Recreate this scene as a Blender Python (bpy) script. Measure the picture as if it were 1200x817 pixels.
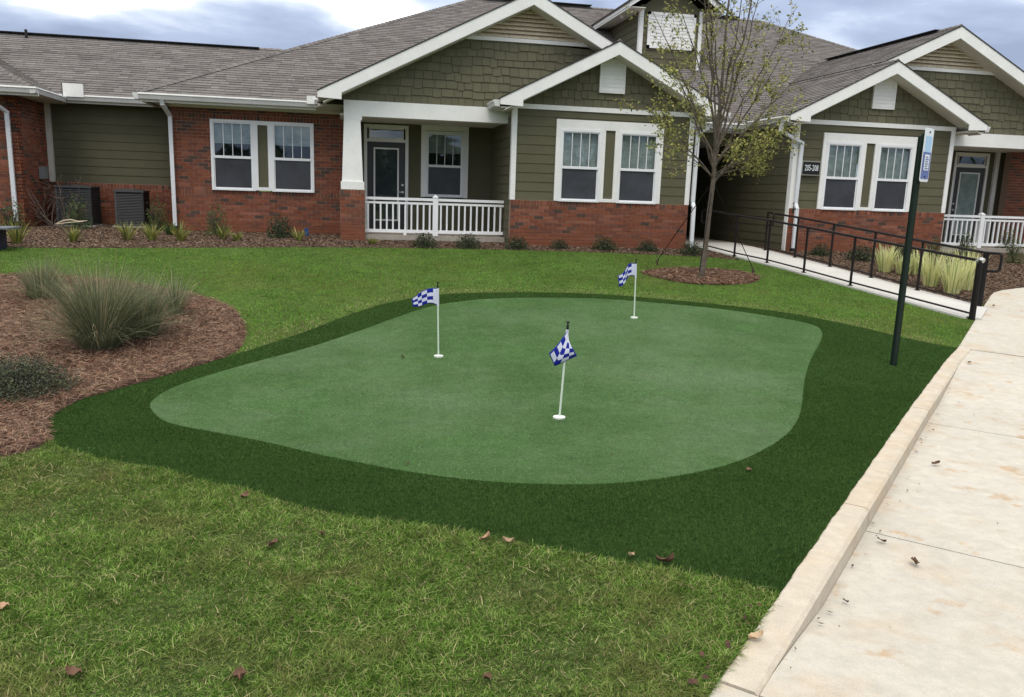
import bpy, bmesh, math, random
import numpy as np
from mathutils import Vector, Matrix
from mathutils.geometry import delaunay_2d_cdt

for o in list(bpy.data.objects): bpy.data.objects.remove(o)
S = bpy.context.scene
COL = S.collection
random.seed(7); RNG = np.random.default_rng(7)

# ------------------------------------------------------------------ camera
# x runs along the house fronts, y away from the viewer, z up; the viewer stands on the pavement at the origin
PITCH, ROLL, YAW = math.radians(11.36), math.radians(1.884), math.radians(11.53)
def cam_axes():
    F = np.array([0, math.cos(PITCH), -math.sin(PITCH)]); Rr = np.array([1., 0, 0]); U = np.cross(Rr, F)
    R0 = math.cos(ROLL)*Rr + math.sin(ROLL)*U; U0 = -math.sin(ROLL)*Rr + math.cos(ROLL)*U
    M = np.array([[math.cos(YAW), math.sin(YAW), 0], [-math.sin(YAW), math.cos(YAW), 0], [0, 0, 1]])
    return M@R0, M@U0, M@F
CR, CU, CF = cam_axes()
cd = bpy.data.cameras.new('camera'); cam = bpy.data.objects.new('camera', cd); COL.objects.link(cam)
cam.matrix_world = Matrix(((CR[0], CU[0], -CF[0], 0), (CR[1], CU[1], -CF[1], 0), (CR[2], CU[2], -CF[2], 1.75), (0, 0, 0, 1)))
cd.sensor_width = 36; cd.lens = 36*970/1200; cd.shift_y = 12.4/1200; cd.clip_start = .05; cd.clip_end = 3000
S.camera = cam

# ------------------------------------------------------------------ world: overcast, Nishita sky behind a cloud layer
SUN_EL, SUN_AZ = math.radians(63), math.radians(200)      # high, behind the viewer
W = bpy.data.worlds.new("World"); S.world = W; W.use_nodes = True
nt = W.node_tree; nt.nodes.clear()
def N(t, kind, **kw):
    n = t.nodes.new(kind)
    for k, v in kw.items():
        if k in n.inputs: n.inputs[k].default_value = v
        else: setattr(n, k, v)
    return n
sky = N(nt, 'ShaderNodeTexSky', sky_type='NISHITA', sun_disc=False, sun_elevation=SUN_EL, sun_rotation=SUN_AZ)
bsky = N(nt, 'ShaderNodeBackground', Strength=.11); nt.links.new(sky.outputs[0], bsky.inputs[0])
tc = N(nt, 'ShaderNodeTexCoord')
mp = N(nt, 'ShaderNodeMapping'); mp.inputs['Scale'].default_value = (1.0, 1.0, 3.2); mp.inputs['Location'].default_value = (1.9, 6.3, .9)
nt.links.new(tc.outputs['Generated'], mp.inputs[0])
n1 = N(nt, 'ShaderNodeTexNoise', Scale=3.4, Detail=6.0, Roughness=.5, Distortion=.25); nt.links.new(mp.outputs[0], n1.inputs['Vector'])
n2 = N(nt, 'ShaderNodeTexNoise', Scale=1.5, Detail=4.0, Roughness=.5); nt.links.new(mp.outputs[0], n2.inputs['Vector'])
cr = N(nt, 'ShaderNodeValToRGB'); nt.links.new(n1.outputs[0], cr.inputs[0])
e = cr.color_ramp.elements
e[0].position = .40; e[0].color = (.31, .38, .53, 1)
e[1].position = .60; e[1].color = (1.25, 1.25, 1.25, 1)
x = e.new(.48); x.color = (.44, .52, .69, 1)
x = e.new(.54); x.color = (.68, .76, .90, 1)
# an overcast sky grows brighter and more neutral from the horizon to the zenith (CIE overcast distribution)
sx = N(nt, 'ShaderNodeSeparateXYZ'); nt.links.new(tc.outputs['Generated'], sx.inputs[0])
g1 = N(nt, 'ShaderNodeMapRange'); g1.inputs[1].default_value = 0; g1.inputs[2].default_value = 1; g1.inputs[3].default_value = .80; g1.inputs[4].default_value = 1.85
nt.links.new(sx.outputs[2], g1.inputs[0])
ntr = N(nt, 'ShaderNodeMix', data_type='RGBA'); g2 = N(nt, 'ShaderNodeMapRange'); g2.inputs[1].default_value = .25; g2.inputs[2].default_value = .8; g2.inputs[3].default_value = 0; g2.inputs[4].default_value = .75
nt.links.new(sx.outputs[2], g2.inputs[0]); nt.links.new(g2.outputs[0], ntr.inputs[0]); nt.links.new(cr.outputs[0], ntr.inputs[6]); ntr.inputs[7].default_value = (.78, .75, .70, 1)
bcl = N(nt, 'ShaderNodeBackground'); nt.links.new(ntr.outputs[2], bcl.inputs[0]); nt.links.new(g1.outputs[0], bcl.inputs[1])
mr = N(nt, 'ShaderNodeMapRange'); mr.inputs[1].default_value = .3; mr.inputs[2].default_value = .42; mr.inputs[3].default_value = .7; mr.inputs[4].default_value = 1.0
nt.links.new(n2.outputs[0], mr.inputs[0])
mx = N(nt, 'ShaderNodeMixShader'); nt.links.new(mr.outputs[0], mx.inputs[0]); nt.links.new(bsky.outputs[0], mx.inputs[1]); nt.links.new(bcl.outputs[0], mx.inputs[2])
wo = N(nt, 'ShaderNodeOutputWorld'); nt.links.new(mx.outputs[0], wo.inputs[0])
sl = bpy.data.lights.new('sun', 'SUN'); sl.energy = 1.5; sl.angle = math.radians(30); sl.color = (1, .94, .84)
so = bpy.data.objects.new('sun', sl); COL.objects.link(so)
# direction of the sun: azimuth measured from +y towards +x
sd = Vector((math.sin(SUN_AZ)*math.cos(SUN_EL), math.cos(SUN_AZ)*math.cos(SUN_EL), math.sin(SUN_EL)))
so.rotation_euler = sd.to_track_quat('Z', 'Y').to_euler()
S.view_settings.view_transform = 'Standard'; S.view_settings.look = 'None'; S.view_settings.gamma = 1
S.view_settings.exposure = 0.34
S.render.engine = 'CYCLES'

# ------------------------------------------------------------------ helpers
def newmesh(name, V, Fc, rnd=None):
    me = bpy.data.meshes.new(name); me.from_pydata([tuple(v) for v in V], [], Fc)
    if rnd is not None:
        a = me.attributes.new('rnd', 'FLOAT', 'FACE'); a.data.foreach_set('value', np.asarray(rnd, dtype=np.float32))
    me.update(); return me
def npmesh(name, V, F, rnd=None):
    """V (n,3), F (m,k) all faces with the same corner count"""
    me = bpy.data.meshes.new(name); V = np.asarray(V, np.float32); F = np.asarray(F, np.int32); m, k = F.shape
    me.vertices.add(len(V)); me.vertices.foreach_set('co', V.ravel())
    me.loops.add(m*k); me.loops.foreach_set('vertex_index', F.ravel())
    me.polygons.add(m); me.polygons.foreach_set('loop_start', np.arange(0, m*k, k, dtype=np.int32))
    me.update(calc_edges=True)
    if rnd is not None:
        a = me.attributes.new('rnd', 'FLOAT', 'FACE'); a.data.foreach_set('value', np.asarray(rnd, dtype=np.float32))
    return me
def link(name, me, mat=None, parent=None, kind=None, label=None, smooth=False):
    o = bpy.data.objects.new(name, me); COL.objects.link(o)
    if mat is not None and not me.materials: me.materials.append(mat)
    if parent is not None: o.parent = parent; o.location = -off(parent)
    if kind: o['kind'] = kind
    if label: o['label'] = label
    if smooth: me.polygons.foreach_set('use_smooth', [True]*len(me.polygons))
    return o
def off(p):
    t = Vector((0, 0, 0))
    while p is not None: t = t + Vector(p.location); p = p.parent
    return t
def thing(name, label, cat, loc=(0, 0, 0), group=None):
    o = bpy.data.objects.new(name, None); COL.objects.link(o); o.location = loc; o.empty_display_size = .2
    o['label'] = label; o['category'] = cat
    if group: o['group'] = group
    return o
def tag(o, label, cat, group=None):
    o['label'] = label; o['category'] = cat
    if group: o['group'] = group
    return o
def copy_tree(o, parent=None):
    c = o.copy(); COL.objects.link(c); c.parent = parent
    for ch in list(o.children): copy_tree(ch, c)
    return c
class MB:
    def __init__(s): s.v = []; s.f = []; s.r = []
    def add(s, V, F, r=None):
        n = len(s.v); s.v += [tuple(p) for p in V]; s.f += [tuple(i+n for i in q) for q in F]
        s.r += [random.random() if r is None else r]*len(F); return s
    def box(s, x0, y0, z0, x1, y1, z1, r=None):
        if x0 > x1: x0, x1 = x1, x0
        if y0 > y1: y0, y1 = y1, y0
        if z0 > z1: z0, z1 = z1, z0
        return s.add([(x0,y0,z0),(x1,y0,z0),(x1,y1,z0),(x0,y1,z0),(x0,y0,z1),(x1,y0,z1),(x1,y1,z1),(x0,y1,z1)],
              [(0,3,2,1),(4,5,6,7),(0,1,5,4),(1,2,6,5),(2,3,7,6),(3,0,4,7)], r)
    def prism(s, poly, y0, y1, r=None):          # polygon in x,z extruded along y
        n = len(poly); V = [(p[0], y0, p[1]) for p in poly]+[(p[0], y1, p[1]) for p in poly]
        F = [tuple(range(n)), tuple(range(2*n-1, n-1, -1))]+[(i, i+n, (i+1) % n+n, (i+1) % n) for i in range(n)]
        return s.add(V, F, r)
    def slab(s, poly, t, r=None):                # any planar 3d polygon thickened downwards
        n = len(poly); V = list(poly)+[(p[0], p[1], p[2]-t) for p in poly]
        F = [tuple(range(n)), tuple(range(2*n-1, n-1, -1))]+[(i, i+n, (i+1) % n+n, (i+1) % n) for i in range(n)]
        return s.add(V, F, r)
    def tube(s, pts, rad, n=6, cap=True, r=None):
        pts = [Vector(p) for p in pts]; k = len(pts)
        if not hasattr(rad, '__len__'): rad = [rad]*k
        V = []; F = []; up = None
        for i, p in enumerate(pts):
            d = (pts[min(i+1, k-1)]-pts[max(i-1, 0)]).normalized()
            a = d.orthogonal().normalized() if up is None else (up - d*up.dot(d)).normalized()
            up = a; b = d.cross(a)
            for j in range(n):
                t = 2*math.pi*j/n; V.append(p+(a*math.cos(t)+b*math.sin(t))*rad[i])
        for i in range(k-1):
            for j in range(n): F.append((i*n+j, i*n+(j+1) % n, (i+1)*n+(j+1) % n, (i+1)*n+j))
        if cap: F.append(tuple(range(n-1, -1, -1))); F.append(tuple(range((k-1)*n, k*n)))
        return s.add(V, F, r)
    def bar(s, p, q, w, h, r=None):              # rectangular bar, w horizontally, h vertically
        p = Vector(p); q = Vector(q); d = (q-p).normalized()
        side = Vector((d.y, -d.x, 0)) if abs(d.z) < .99 else Vector((1, 0, 0)); side.normalize(); up = side.cross(d)
        V = []
        for c in (p, q):
            for a, b in ((-1,-1),(1,-1),(1,1),(-1,1)): V.append(c+side*(a*w/2)+up*(b*h/2))
        return s.add(V, [(0,1,2,3),(7,6,5,4),(0,4,5,1),(1,5,6,2),(2,6,7,3),(3,7,4,0)], r)
    def mesh(s, name): return newmesh(name, s.v, s.f, s.r)
    def build(s, name, mat, parent=None, **k): return link(name, s.mesh(name), mat, parent, **k)

# ------------------------------------------------------------------ materials
MATS = {}
def mat(name, col, rough=.7, var=0., noise=None, bump=None, col2=None, spec=.3, metal=0., hue=None, attr=True, trans=0., splash=False):
    """col: base colour; var: brightness spread per piece; noise=(scale, amount); bump=(scale, strength, distance); col2=(colour, share) for odd pieces"""
    m = bpy.data.materials.new(name); m.use_nodes = True; t = m.node_tree; t.nodes.clear()
    out = N(t, 'ShaderNodeOutputMaterial'); b = N(t, 'ShaderNodeBsdfPrincipled'); t.links.new(b.outputs[0], out.inputs[0])
    b.inputs['Roughness'].default_value = rough; b.inputs['Specular IOR Level'].default_value = spec; b.inputs['Metallic'].default_value = metal
    rgb = N(t, 'ShaderNodeRGB'); rgb.outputs[0].default_value = (*col, 1); cur = rgb.outputs[0]
    L = t.links.new
    a = N(t, 'ShaderNodeAttribute', attribute_name='rnd'); oi = N(t, 'ShaderNodeObjectInfo')
    ad = N(t, 'ShaderNodeMath', operation='ADD'); L(a.outputs['Fac'], ad.inputs[0]); L(oi.outputs['Random'], ad.inputs[1])
    fr = N(t, 'ShaderNodeMath', operation='FRACT'); L(ad.outputs[0], fr.inputs[0]); R = fr.outputs[0]
    geo = N(t, 'ShaderNodeTexCoord')
    if col2:
        share = sum(c[1] for c in col2)
        ramp = N(t, 'ShaderNodeValToRGB'); ramp.color_ramp.interpolation = 'CONSTANT'
        wn = N(t, 'ShaderNodeMath', operation='MULTIPLY'); wn.inputs[1].default_value = 7.31; L(R, wn.inputs[0])
        w2 = N(t, 'ShaderNodeMath', operation='FRACT'); L(wn.outputs[0], w2.inputs[0]); L(w2.outputs[0], ramp.inputs[0])
        els = ramp.color_ramp.elements; els[0].position = 0; els[0].color = (*col, 1); els[1].position = 1-share; els[1].color = (*col2[0][0], 1)
        pos = 1-share+col2[0][1]
        for c, sh_ in col2[1:]:
            q = els.new(pos); q.color = (*c, 1); pos += sh_
        cur = ramp.outputs[0]
    def mul(cur, fac):
        v = N(t, 'ShaderNodeVectorMath', operation='MULTIPLY'); L(cur, v.inputs[0]); cc = N(t, 'ShaderNodeCombineXYZ')
        for i in range(3): L(fac, cc.inputs[i])
        L(cc.outputs[0], v.inputs[1]); return v.outputs[0]
    def rng(src, lo, hi, a=0., b_=1.):
        q = N(t, 'ShaderNodeMapRange'); q.inputs[1].default_value = a; q.inputs[2].default_value = b_; q.inputs[3].default_value = lo; q.inputs[4].default_value = hi
        L(src, q.inputs[0]); return q.outputs[0]
    if var: cur = mul(cur, rng(R, 1-var, 1+var))
    if noise:
        for ns in (noise if isinstance(noise, list) else [noise]):
            n = N(t, 'ShaderNodeTexNoise', Scale=ns[0], Detail=5.0, Roughness=.6); L(geo.outputs['Object'], n.inputs['Vector'])
            if len(ns) == 2: cur = mul(cur, rng(n.outputs[0], 1-ns[1], 1+ns[1], .3, .7))
            else:                                   # (scale, amount, colour[, lo, hi]) patches of another colour
                lo, hi = (ns[3], ns[4]) if len(ns) > 3 else (.45, .65)
                mxn = N(t, 'ShaderNodeMix', data_type='RGBA'); L(rng(n.outputs[0], 0, ns[1], lo, hi), mxn.inputs[0]); L(cur, mxn.inputs[6]); mxn.inputs[7].default_value = (*ns[2], 1); cur = mxn.outputs[2]
    if splash:                                      # red clay splashed up from the bed by rain
        gp = N(t, 'ShaderNodeNewGeometry'); sp = N(t, 'ShaderNodeSeparateXYZ'); L(gp.outputs['Position'], sp.inputs[0])
        nn = N(t, 'ShaderNodeTexNoise', Scale=1.8, Detail=5.0, Roughness=.6); L(gp.outputs['Position'], nn.inputs['Vector'])
        sc = N(t, 'ShaderNodeMath', operation='MULTIPLY_ADD'); L(nn.outputs[0], sc.inputs[0]); sc.inputs[1].default_value = -.9; L(sp.outputs[2], sc.inputs[2])
        mxs = N(t, 'ShaderNodeMix', data_type='RGBA'); L(rng(sc.outputs[0], .8, 0, .30, .58), mxs.inputs[0]); L(cur, mxs.inputs[6]); mxs.inputs[7].default_value = (.20, .075, .042, 1); cur = mxs.outputs[2]
    L(cur, b.inputs['Base Color'])
    if bump:
        n = N(t, 'ShaderNodeTexNoise', Scale=bump[0], Detail=4.0, Roughness=.65); L(geo.outputs['Object'], n.inputs['Vector'])
        bp = N(t, 'ShaderNodeBump', Strength=bump[1], Distance=bump[2]); L(n.outputs[0], bp.inputs['Height']); L(bp.outputs[0], b.inputs['Normal'])
    if trans:
        tr = N(t, 'ShaderNodeBsdfTranslucent'); L(cur, tr.inputs[0]); ms = N(t, 'ShaderNodeMixShader'); ms.inputs[0].default_value = trans
        L(b.outputs[0], ms.inputs[1]); L(tr.outputs[0], ms.inputs[2]); L(ms.outputs[0], out.inputs[0])
    MATS[name] = m; return m
mat('brick', (.200, .068, .038), .88, .15, [(9., .15), (1.5, .5, (.105, .062, .047), .50, .66)], (60, .5, .01), [((.085, .056, .045), .12), ((.160, .062, .043), .18), ((.235, .092, .058), .16)], spec=.15, splash=True)
mat('mortar', (.31, .215, .165), .95, 0, (30, .2), (80, .4, .01), splash=True)
mat('siding', (.104, .098, .058), .75, .035, [(3., .07), (40., .04)], (150, .12, .004))
mat('shake', (.132, .125, .078), .8, .09, [(3., .06), (25., .07)], (70, .35, .006))
mat('white_trim', (.80, .80, .775), .5, .02, [(2.5, .05), (18., .03)])
mat('vinyl', (.78, .79, .80), .42, 0, [(4., .04)])
mat('soffit', (.62, .60, .53), .7, 0, [(3., .05)])
mat('louver', (.66, .56, .42), .7, .06, [(14., .22)])
mat('gutter', (.58, .585, .57), .45, .02, [(2.5, .09), (25., .05)])
mat('downspout', (.66, .68, .70), .4, 0, [(2.0, .08), (30., .04)])
mat('shingle', (.158, .146, .139), .95, .12, [(1.3, .08), (60., .3)], (240, .6, .006), [((.178, .166, .158), .2), ((.132, .121, .115), .2), ((.165, .150, .140), .18)], spec=.1)
mat('roof_deck', (.05, .045, .04), .95)
mat('ridge_vent', (.02, .02, .022), .8)
mat('screen', (.036, .039, .048), .5, .10, [(300., .25), (2.2, .35)], spec=.5)
mat('blind', (.56, .58, .58), .7, .05, [(5., .25)])
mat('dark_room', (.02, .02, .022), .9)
mat('door', (.028, .029, .032), .4, spec=.5)
mat('metal_silver', (.55, .55, .56), .35, metal=.9)
mat('concrete_porch', (.33, .30, .26), .9, 0, [(8., .15)])
mat('black_metal', (.012, .010, .010), .55, 0, [(20., .2)], spec=.2)
mat('green_post', (.010, .020, .014), .55, 0, [(15., .2)], spec=.25)
mat('ac_grey', (.038, .039, .041), .6, .05, [(10., .1)])
mat('ac_light', (.072, .074, .076), .55)
mat('ac_dark', (.02, .021, .022), .7)
mat('meter_grey', (.20, .21, .21), .6)
mat('rubber', (.015, .015, .016), .7)
mat('bark', (.108, .088, .068), .95, .1, [(14., .35), (60., .2)], (45, .8, .01))
mat('twig', (.105, .085, .062), .9, .2, [(20., .3)])
mat('dry_twig', (.20, .155, .125), .9, .3)
mat('tree_leaf', (.40, .40, .12), .6, .35, col2=[((.12, .15, .04), .35), ((.28, .25, .09), .2)], trans=.35)
mat('shrub_leaf', (.036, .055, .026), .6, .45, col2=[((.06, .085, .03), .25), ((.02, .035, .018), .2)], trans=.15)
mat('bush_leaf', (.06, .10, .03), .6, .45, col2=[((.10, .14, .045), .25)], trans=.25)
mat('yellow_leaf', (.26, .27, .06), .6, .35, col2=[((.12, .16, .04), .3), ((.36, .33, .13), .2)], trans=.25)
mat('variegated_leaf', (.74, .74, .36), .55, .15, col2=[((.34, .42, .15), .25), ((.64, .64, .38), .2)], trans=.3)
mat('reed', (.165, .190, .105), .75, .4, col2=[((.25, .27, .16), .25), ((.40, .34, .21), .16), ((.11, .135, .07), .2)], trans=.3, spec=.1)
mat('grey_shrub', (.068, .084, .038), .85, .5, col2=[((.10, .105, .075), .25), ((.025, .03, .022), .3)])
mat('flag_blue', (.010, .022, .33), .75, 0, [(60., .1)], trans=.2)
mat('flag_white', (.74, .76, .88), .75, 0, [(60., .05)], trans=.2)
mat('pole_white', (.62, .70, .60), .45)
mat('black_plastic', (.012, .012, .013), .45)
mat('cup_white', (.72, .74, .70), .5)
mat('sign_black', (.010, .010, .012), .5)
mat('leaf_red', (.22, .085, .065), .8, .3, [(30., .3)])
mat('sign_frame', (.27, .26, .22), .5)
mat('sign_white', (.75, .78, .80), .4)
mat('sign_sky', (.38, .58, .80), .4)
mat('sign_blue', (.10, .14, .38), .4)
mat('red_plastic', (.16, .012, .022), .5)
mat('box_blue', (.020, .024, .040), .55)
mat('box_lid', (.14, .16, .18), .5)
mat('blue_marker', (.02, .06, .18), .5)
mat('tan', (.50, .42, .30), .7)
mat('leaf_pink', (.38, .24, .15), .8, .2, [(30., .2)])
mat('leaf_brown', (.125, .068, .042), .8, .3, [(30., .3)])
mat('litter', (.075, .036, .026), .85, .4)
mat('leaf_tan', (.40, .29, .18), .8, .2, [(30., .2)])
mat('lawn_soil', (.076, .112, .034), .95, 0, [(28., .45), (1.1, .25), (7., .3), (.5, .5, (.105, .088, .032), .5, .7), (45., .35)], (60, 1., .03), spec=.0)
mat('mown_blade', (.160, .325, .055), .8, .22, [(.9, .18), (.55, .55, (.22, .21, .06), .55, .70), (5., .2)], col2=[((.17, .34, .045), .24), ((.28, .29, .10), .06), ((.08, .21, .018), .26)], trans=.35, spec=.04)
mat('thatch', (.10, .135, .035), .9, .5, col2=[((.16, .14, .065), .3), ((.05, .075, .02), .3)], spec=.05)
mat('dry_blade', (.42, .36, .19), .8, .3, col2=[((.30, .33, .12), .4), ((.20, .14, .08), .2)], trans=.2)
mat('grass_blade', (.130, .225, .040), .8, .45, [(.9, .22), (1.3, .6, (.20, .17, .07), .50, .66), (7., .35)], col2=[((.25, .33, .095), .22), ((.34, .30, .15), .09), ((.055, .125, .014), .30)], trans=.35, spec=.05)
mat('fringe_base', (.031, .062, .017), 1., 0, [(2., .15), (26., .30), (90., .5)], (120, 1., .02), spec=.0)
mat('fringe_blade', (.052, .100, .025), .9, .45, [(1.2, .18), (.6, .45, (.068, .115, .038), .52, .68)], col2=[((.060, .110, .030), .25), ((.024, .055, .012), .3)], spec=.0)
mat('green_turf', (.058, .116, .038), .85, 0, [(1.0, .14), (.42, .75, (.100, .158, .078), .46, .66), (1.9, .45, (.095, .150, .070), .5, .66), (9., .12), (34., .22), (110., .45), (380., .35)], (260, .8, .008), spec=.05)
mat('green_fibre', (.070, .142, .044), .75, .6, [(1.0, .16), (.42, .75, (.165, .225, .135), .47, .64), (1.9, .45, (.125, .185, .10), .5, .66), (11., .16), (60., .3)], col2=[((.22, .27, .18), .16), ((.045, .105, .028), .32)], spec=.15)
mat('mulch', (.085, .046, .031), .97, 0, [(2., .22), (22., .45), (70., .4)], (50, 1., .03))
mat('mulch_dark', (.10, .068, .048), .97, 0, [(2., .22), (22., .35), (60., .4)], (50, 1., .03))
mat('needle', (.205, .110, .070), .85, .45, col2=[((.34, .235, .155), .24), ((.10, .055, .036), .3)])
mat('bark_chip', (.175, .118, .082), .9, .45, spec=.1, col2=[((.28, .21, .16), .10), ((.06, .038, .028), .3)])
mat('concrete', (.480, .450, .388), .9, 0, [(.8, .07), (1.9, .55, (.46, .37, .26), .52, .66), (4.2, .7, (.42, .29, .17), .59, .68), (9., .05), (14., .07), (160., .12)], (220, .35, .004), spec=.1)
mat('concrete_curb', (.49, .435, .35), .9, 0, [(2.2, .55, (.48, .37, .25), .47, .66), (10., .10), (150., .14)], (160, .4, .006))
mat('joint', (.10, .09, .075), .95)
mat('walk', (.52, .51, .475), .88, 0, [(1.2, .08), (20., .05)], (200, .2, .003))
def glass_mat():
    m = bpy.data.materials.new('window_glass'); m.use_nodes = True; t = m.node_tree; t.nodes.clear()
    out = N(t, 'ShaderNodeOutputMaterial'); g = N(t, 'ShaderNodeBsdfGlossy', Roughness=.02); tr = N(t, 'ShaderNodeBsdfTransparent')
    g.inputs[0].default_value = (.9, .95, 1, 1); tr.inputs[0].default_value = (.84, .88, .87, 1)
    fw = N(t, 'ShaderNodeLayerWeight', Blend=.5); fp = N(t, 'ShaderNodeMath', operation='POWER'); t.links.new(fw.outputs['Facing'], fp.inputs[0]); fp.inputs[1].default_value = 4.0; fz = N(t, 'ShaderNodeMath', operation='MULTIPLY_ADD'); t.links.new(fp.outputs[0], fz.inputs[0]); fz.inputs[1].default_value = .85; fz.inputs[2].default_value = .06
    n = N(t, 'ShaderNodeTexNoise', Scale=1.6, Detail=1.0); tcn = N(t, 'ShaderNodeTexCoord'); t.links.new(tcn.outputs['Object'], n.inputs['Vector'])
    bp = N(t, 'ShaderNodeBump', Strength=.18, Distance=.02); t.links.new(n.outputs[0], bp.inputs['Height'])
    t.links.new(bp.outputs[0], g.inputs['Normal'])
    ms = N(t, 'ShaderNodeMixShader'); t.links.new(fz.outputs[0], ms.inputs[0]); t.links.new(tr.outputs[0], ms.inputs[1]); t.links.new(g.outputs[0], ms.inputs[2])
    t.links.new(ms.outputs[0], out.inputs[0]); MATS['glass'] = m
glass_mat()
M = MATS

# ------------------------------------------------------------------ terrain: level by the pavement, rising to the houses
_vs = np.linspace(-60, 80, 2801)
_zs = np.interp(_vs, [-5, 6.5, 8.5, 10.25, 13, 16, 17.6, 19, 24], [0, 0, .05, .17, .38, .60, .68, .70, .70])
_k = np.exp(-.5*(np.arange(-14, 15)*.05/.28)**2); _k /= _k.sum(); _zs = np.convolve(np.pad(_zs, 14, mode='edge'), _k, 'valid')
def T(x, y): return np.interp(y, _vs, _zs)
GREEN = [(-1.51, 6.71), (-1.54, 6.96), (-1.47, 7.30), (-1.26, 7.71), (-0.87, 8.28), (-0.41, 8.84), (0.14, 9.60), (0.68, 10.42), (1.17, 11.04), (1.82, 11.45), (2.59, 11.60), (3.61, 11.58), (4.54, 11.25), (5.29, 10.87), (5.83, 10.39), (6.11, 9.98), (6.03, 9.59), (5.70, 9.06), (5.09, 8.24), (4.47, 7.31), (4.01, 6.56), (3.66, 6.02), (3.29, 5.56), (2.87, 5.18), (2.50, 4.93), (2.12, 4.77), (1.74, 4.68), (1.41, 4.67), (1.09, 4.72), (0.79, 4.81), (0.49, 4.95), (0.18, 5.15), (-0.15, 5.39), (-0.50, 5.69), (-0.88, 5.97), (-1.17, 6.17), (-1.36, 6.37)]
FRINGE = [(-2.10, 6.25), (-2.16, 6.52), (-2.11, 6.94), (-1.93, 7.25), (-1.68, 7.64), (-1.34, 8.22), (-0.93, 8.84), (-0.44, 9.60), (0.04, 10.46), (0.62, 11.25), (1.38, 11.80), (2.15, 11.95), (3.07, 11.99), (3.95, 11.84), (4.77, 11.49), (5.53, 11.10), (6.21, 10.61), (6.68, 9.88), (6.97, 9.22), (7.22, 8.82)]
FRINGE_NEAR = [(1.80, 3.30), (1.66, 3.36), (1.49, 3.47), (1.31, 3.57), (1.13, 3.69), (0.90, 3.84), (0.66, 3.98), (0.50, 4.09), (0.24, 4.21), (0.06, 4.28), (-0.13, 4.40), (-0.37, 4.58), (-0.57, 4.78), (-0.78, 4.91), (-1.07, 5.16), (-1.36, 5.35), (-1.66, 5.55), (-1.87, 5.74), (-2.00, 5.98)]
BED = [(-4.79, 12.87), (-4.38, 12.97), (-4.05, 12.85), (-3.70, 12.74), (-3.00, 12.39), (-2.38, 11.93), (-1.73, 11.33), (-1.37, 10.68), (-1.13, 9.73), (-1.08, 8.88), (-1.20, 8.44)]
BED_NEAR = [(-1.99, 5.92), (-2.00, 5.75), (-2.04, 5.64), (-2.15, 5.53)]
LOWSHRUB = [(1.53, 16.58, 0.27), (2.40, 16.58, 0.27), (3.40, 16.59, 0.25), (4.33, 16.74, 0.20), (5.28, 16.66, 0.27), (6.19, 16.58, 0.23), (6.98, 16.14, 0.26), (10.09, 16.41, 0.25), (10.62, 15.71, 0.32), (11.94, 16.23, 0.32), (-1.32, 17.73, 0.47), (-6.57, 18.48, 0.58), (13.19, 16.83, 0.41)]
BUSH = [(-5.48, 18.95, 0.73), (-3.93, 18.96, 0.68), (-2.59, 17.98, 0.64), (15.97, 17.86, 0.66), (14.35, 15.73, 0.54), (14.11, 16.95, 0.56), (12.21, 13.90, 0.49)]
YELLOW = [(-5.62, 15.94, 0.43), (-4.83, 16.33, 0.29), (-4.01, 16.76, 0.37), (-3.60, 16.83, 0.35), (-3.07, 16.79, 0.36), (-2.36, 17.21, 0.33), (-2.07, 16.97, 0.20), (-0.92, 17.18, 0.27), (0.53, 16.84, 0.16), (-3.46, 17.78, 0.27)]
VARIEG = [(10.20, 14.32, 0.54), (10.42, 14.05, 0.41), (10.71, 14.07, 0.49), (10.08, 12.83, 0.66), (10.03, 12.22, 0.62), (10.54, 12.54, 0.73)]
ORN = [(-2.44, 8.71, 0.99), (-2.16, 9.22, 0.78), (-3.72, 11.22, 0.62)]
MISC = [(-2.53, 6.97, 0.32), (-6.33, 20.08, 1.30), (-5.14, 17.12, 0.30), (-0.84, 17.84, 0.23), (-5.61, 15.33, 0.47), (37.25, 46.37, 0.95)]
LEAVES = [(0.69, 3.88, 0.03), (0.79, 3.82, 0.05), (1.36, 3.60, 0.03), (1.51, 3.50, 0.04), (0.57, 8.38, 0.02), (-0.38, 2.80, 0.04), (-1.38, 3.45, 0.03), (-0.96, 2.91, 0.04), (-0.57, 4.63, 0.03), (-0.13, 4.05, 0.02), (-0.36, 3.95, 0.04), (0.49, 2.68, 0.02), (2.59, 4.78, 0.02), (1.62, 2.80, 0.05), (2.86, 3.90, 0.03), (2.92, 3.56, 0.04), (4.21, 5.05, 0.04), (6.83, 7.89, 0.03), (9.93, 11.15, 0.03), (2.24, 3.28, 0.02), (4.83, 5.88, 0.02), (1.07, 4.26, 0.01), (2.00, 4.62, 0.02), (0.12, 5.04, 0.02), (1.20, 3.90, 0.01), (2.35, 8.71, 0.02), (3.77, 6.29, 0.02), (5.61, 8.23, 0.02), (1.62, 9.51, 0.02), (2.40, 7.58, 0.02)]

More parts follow.
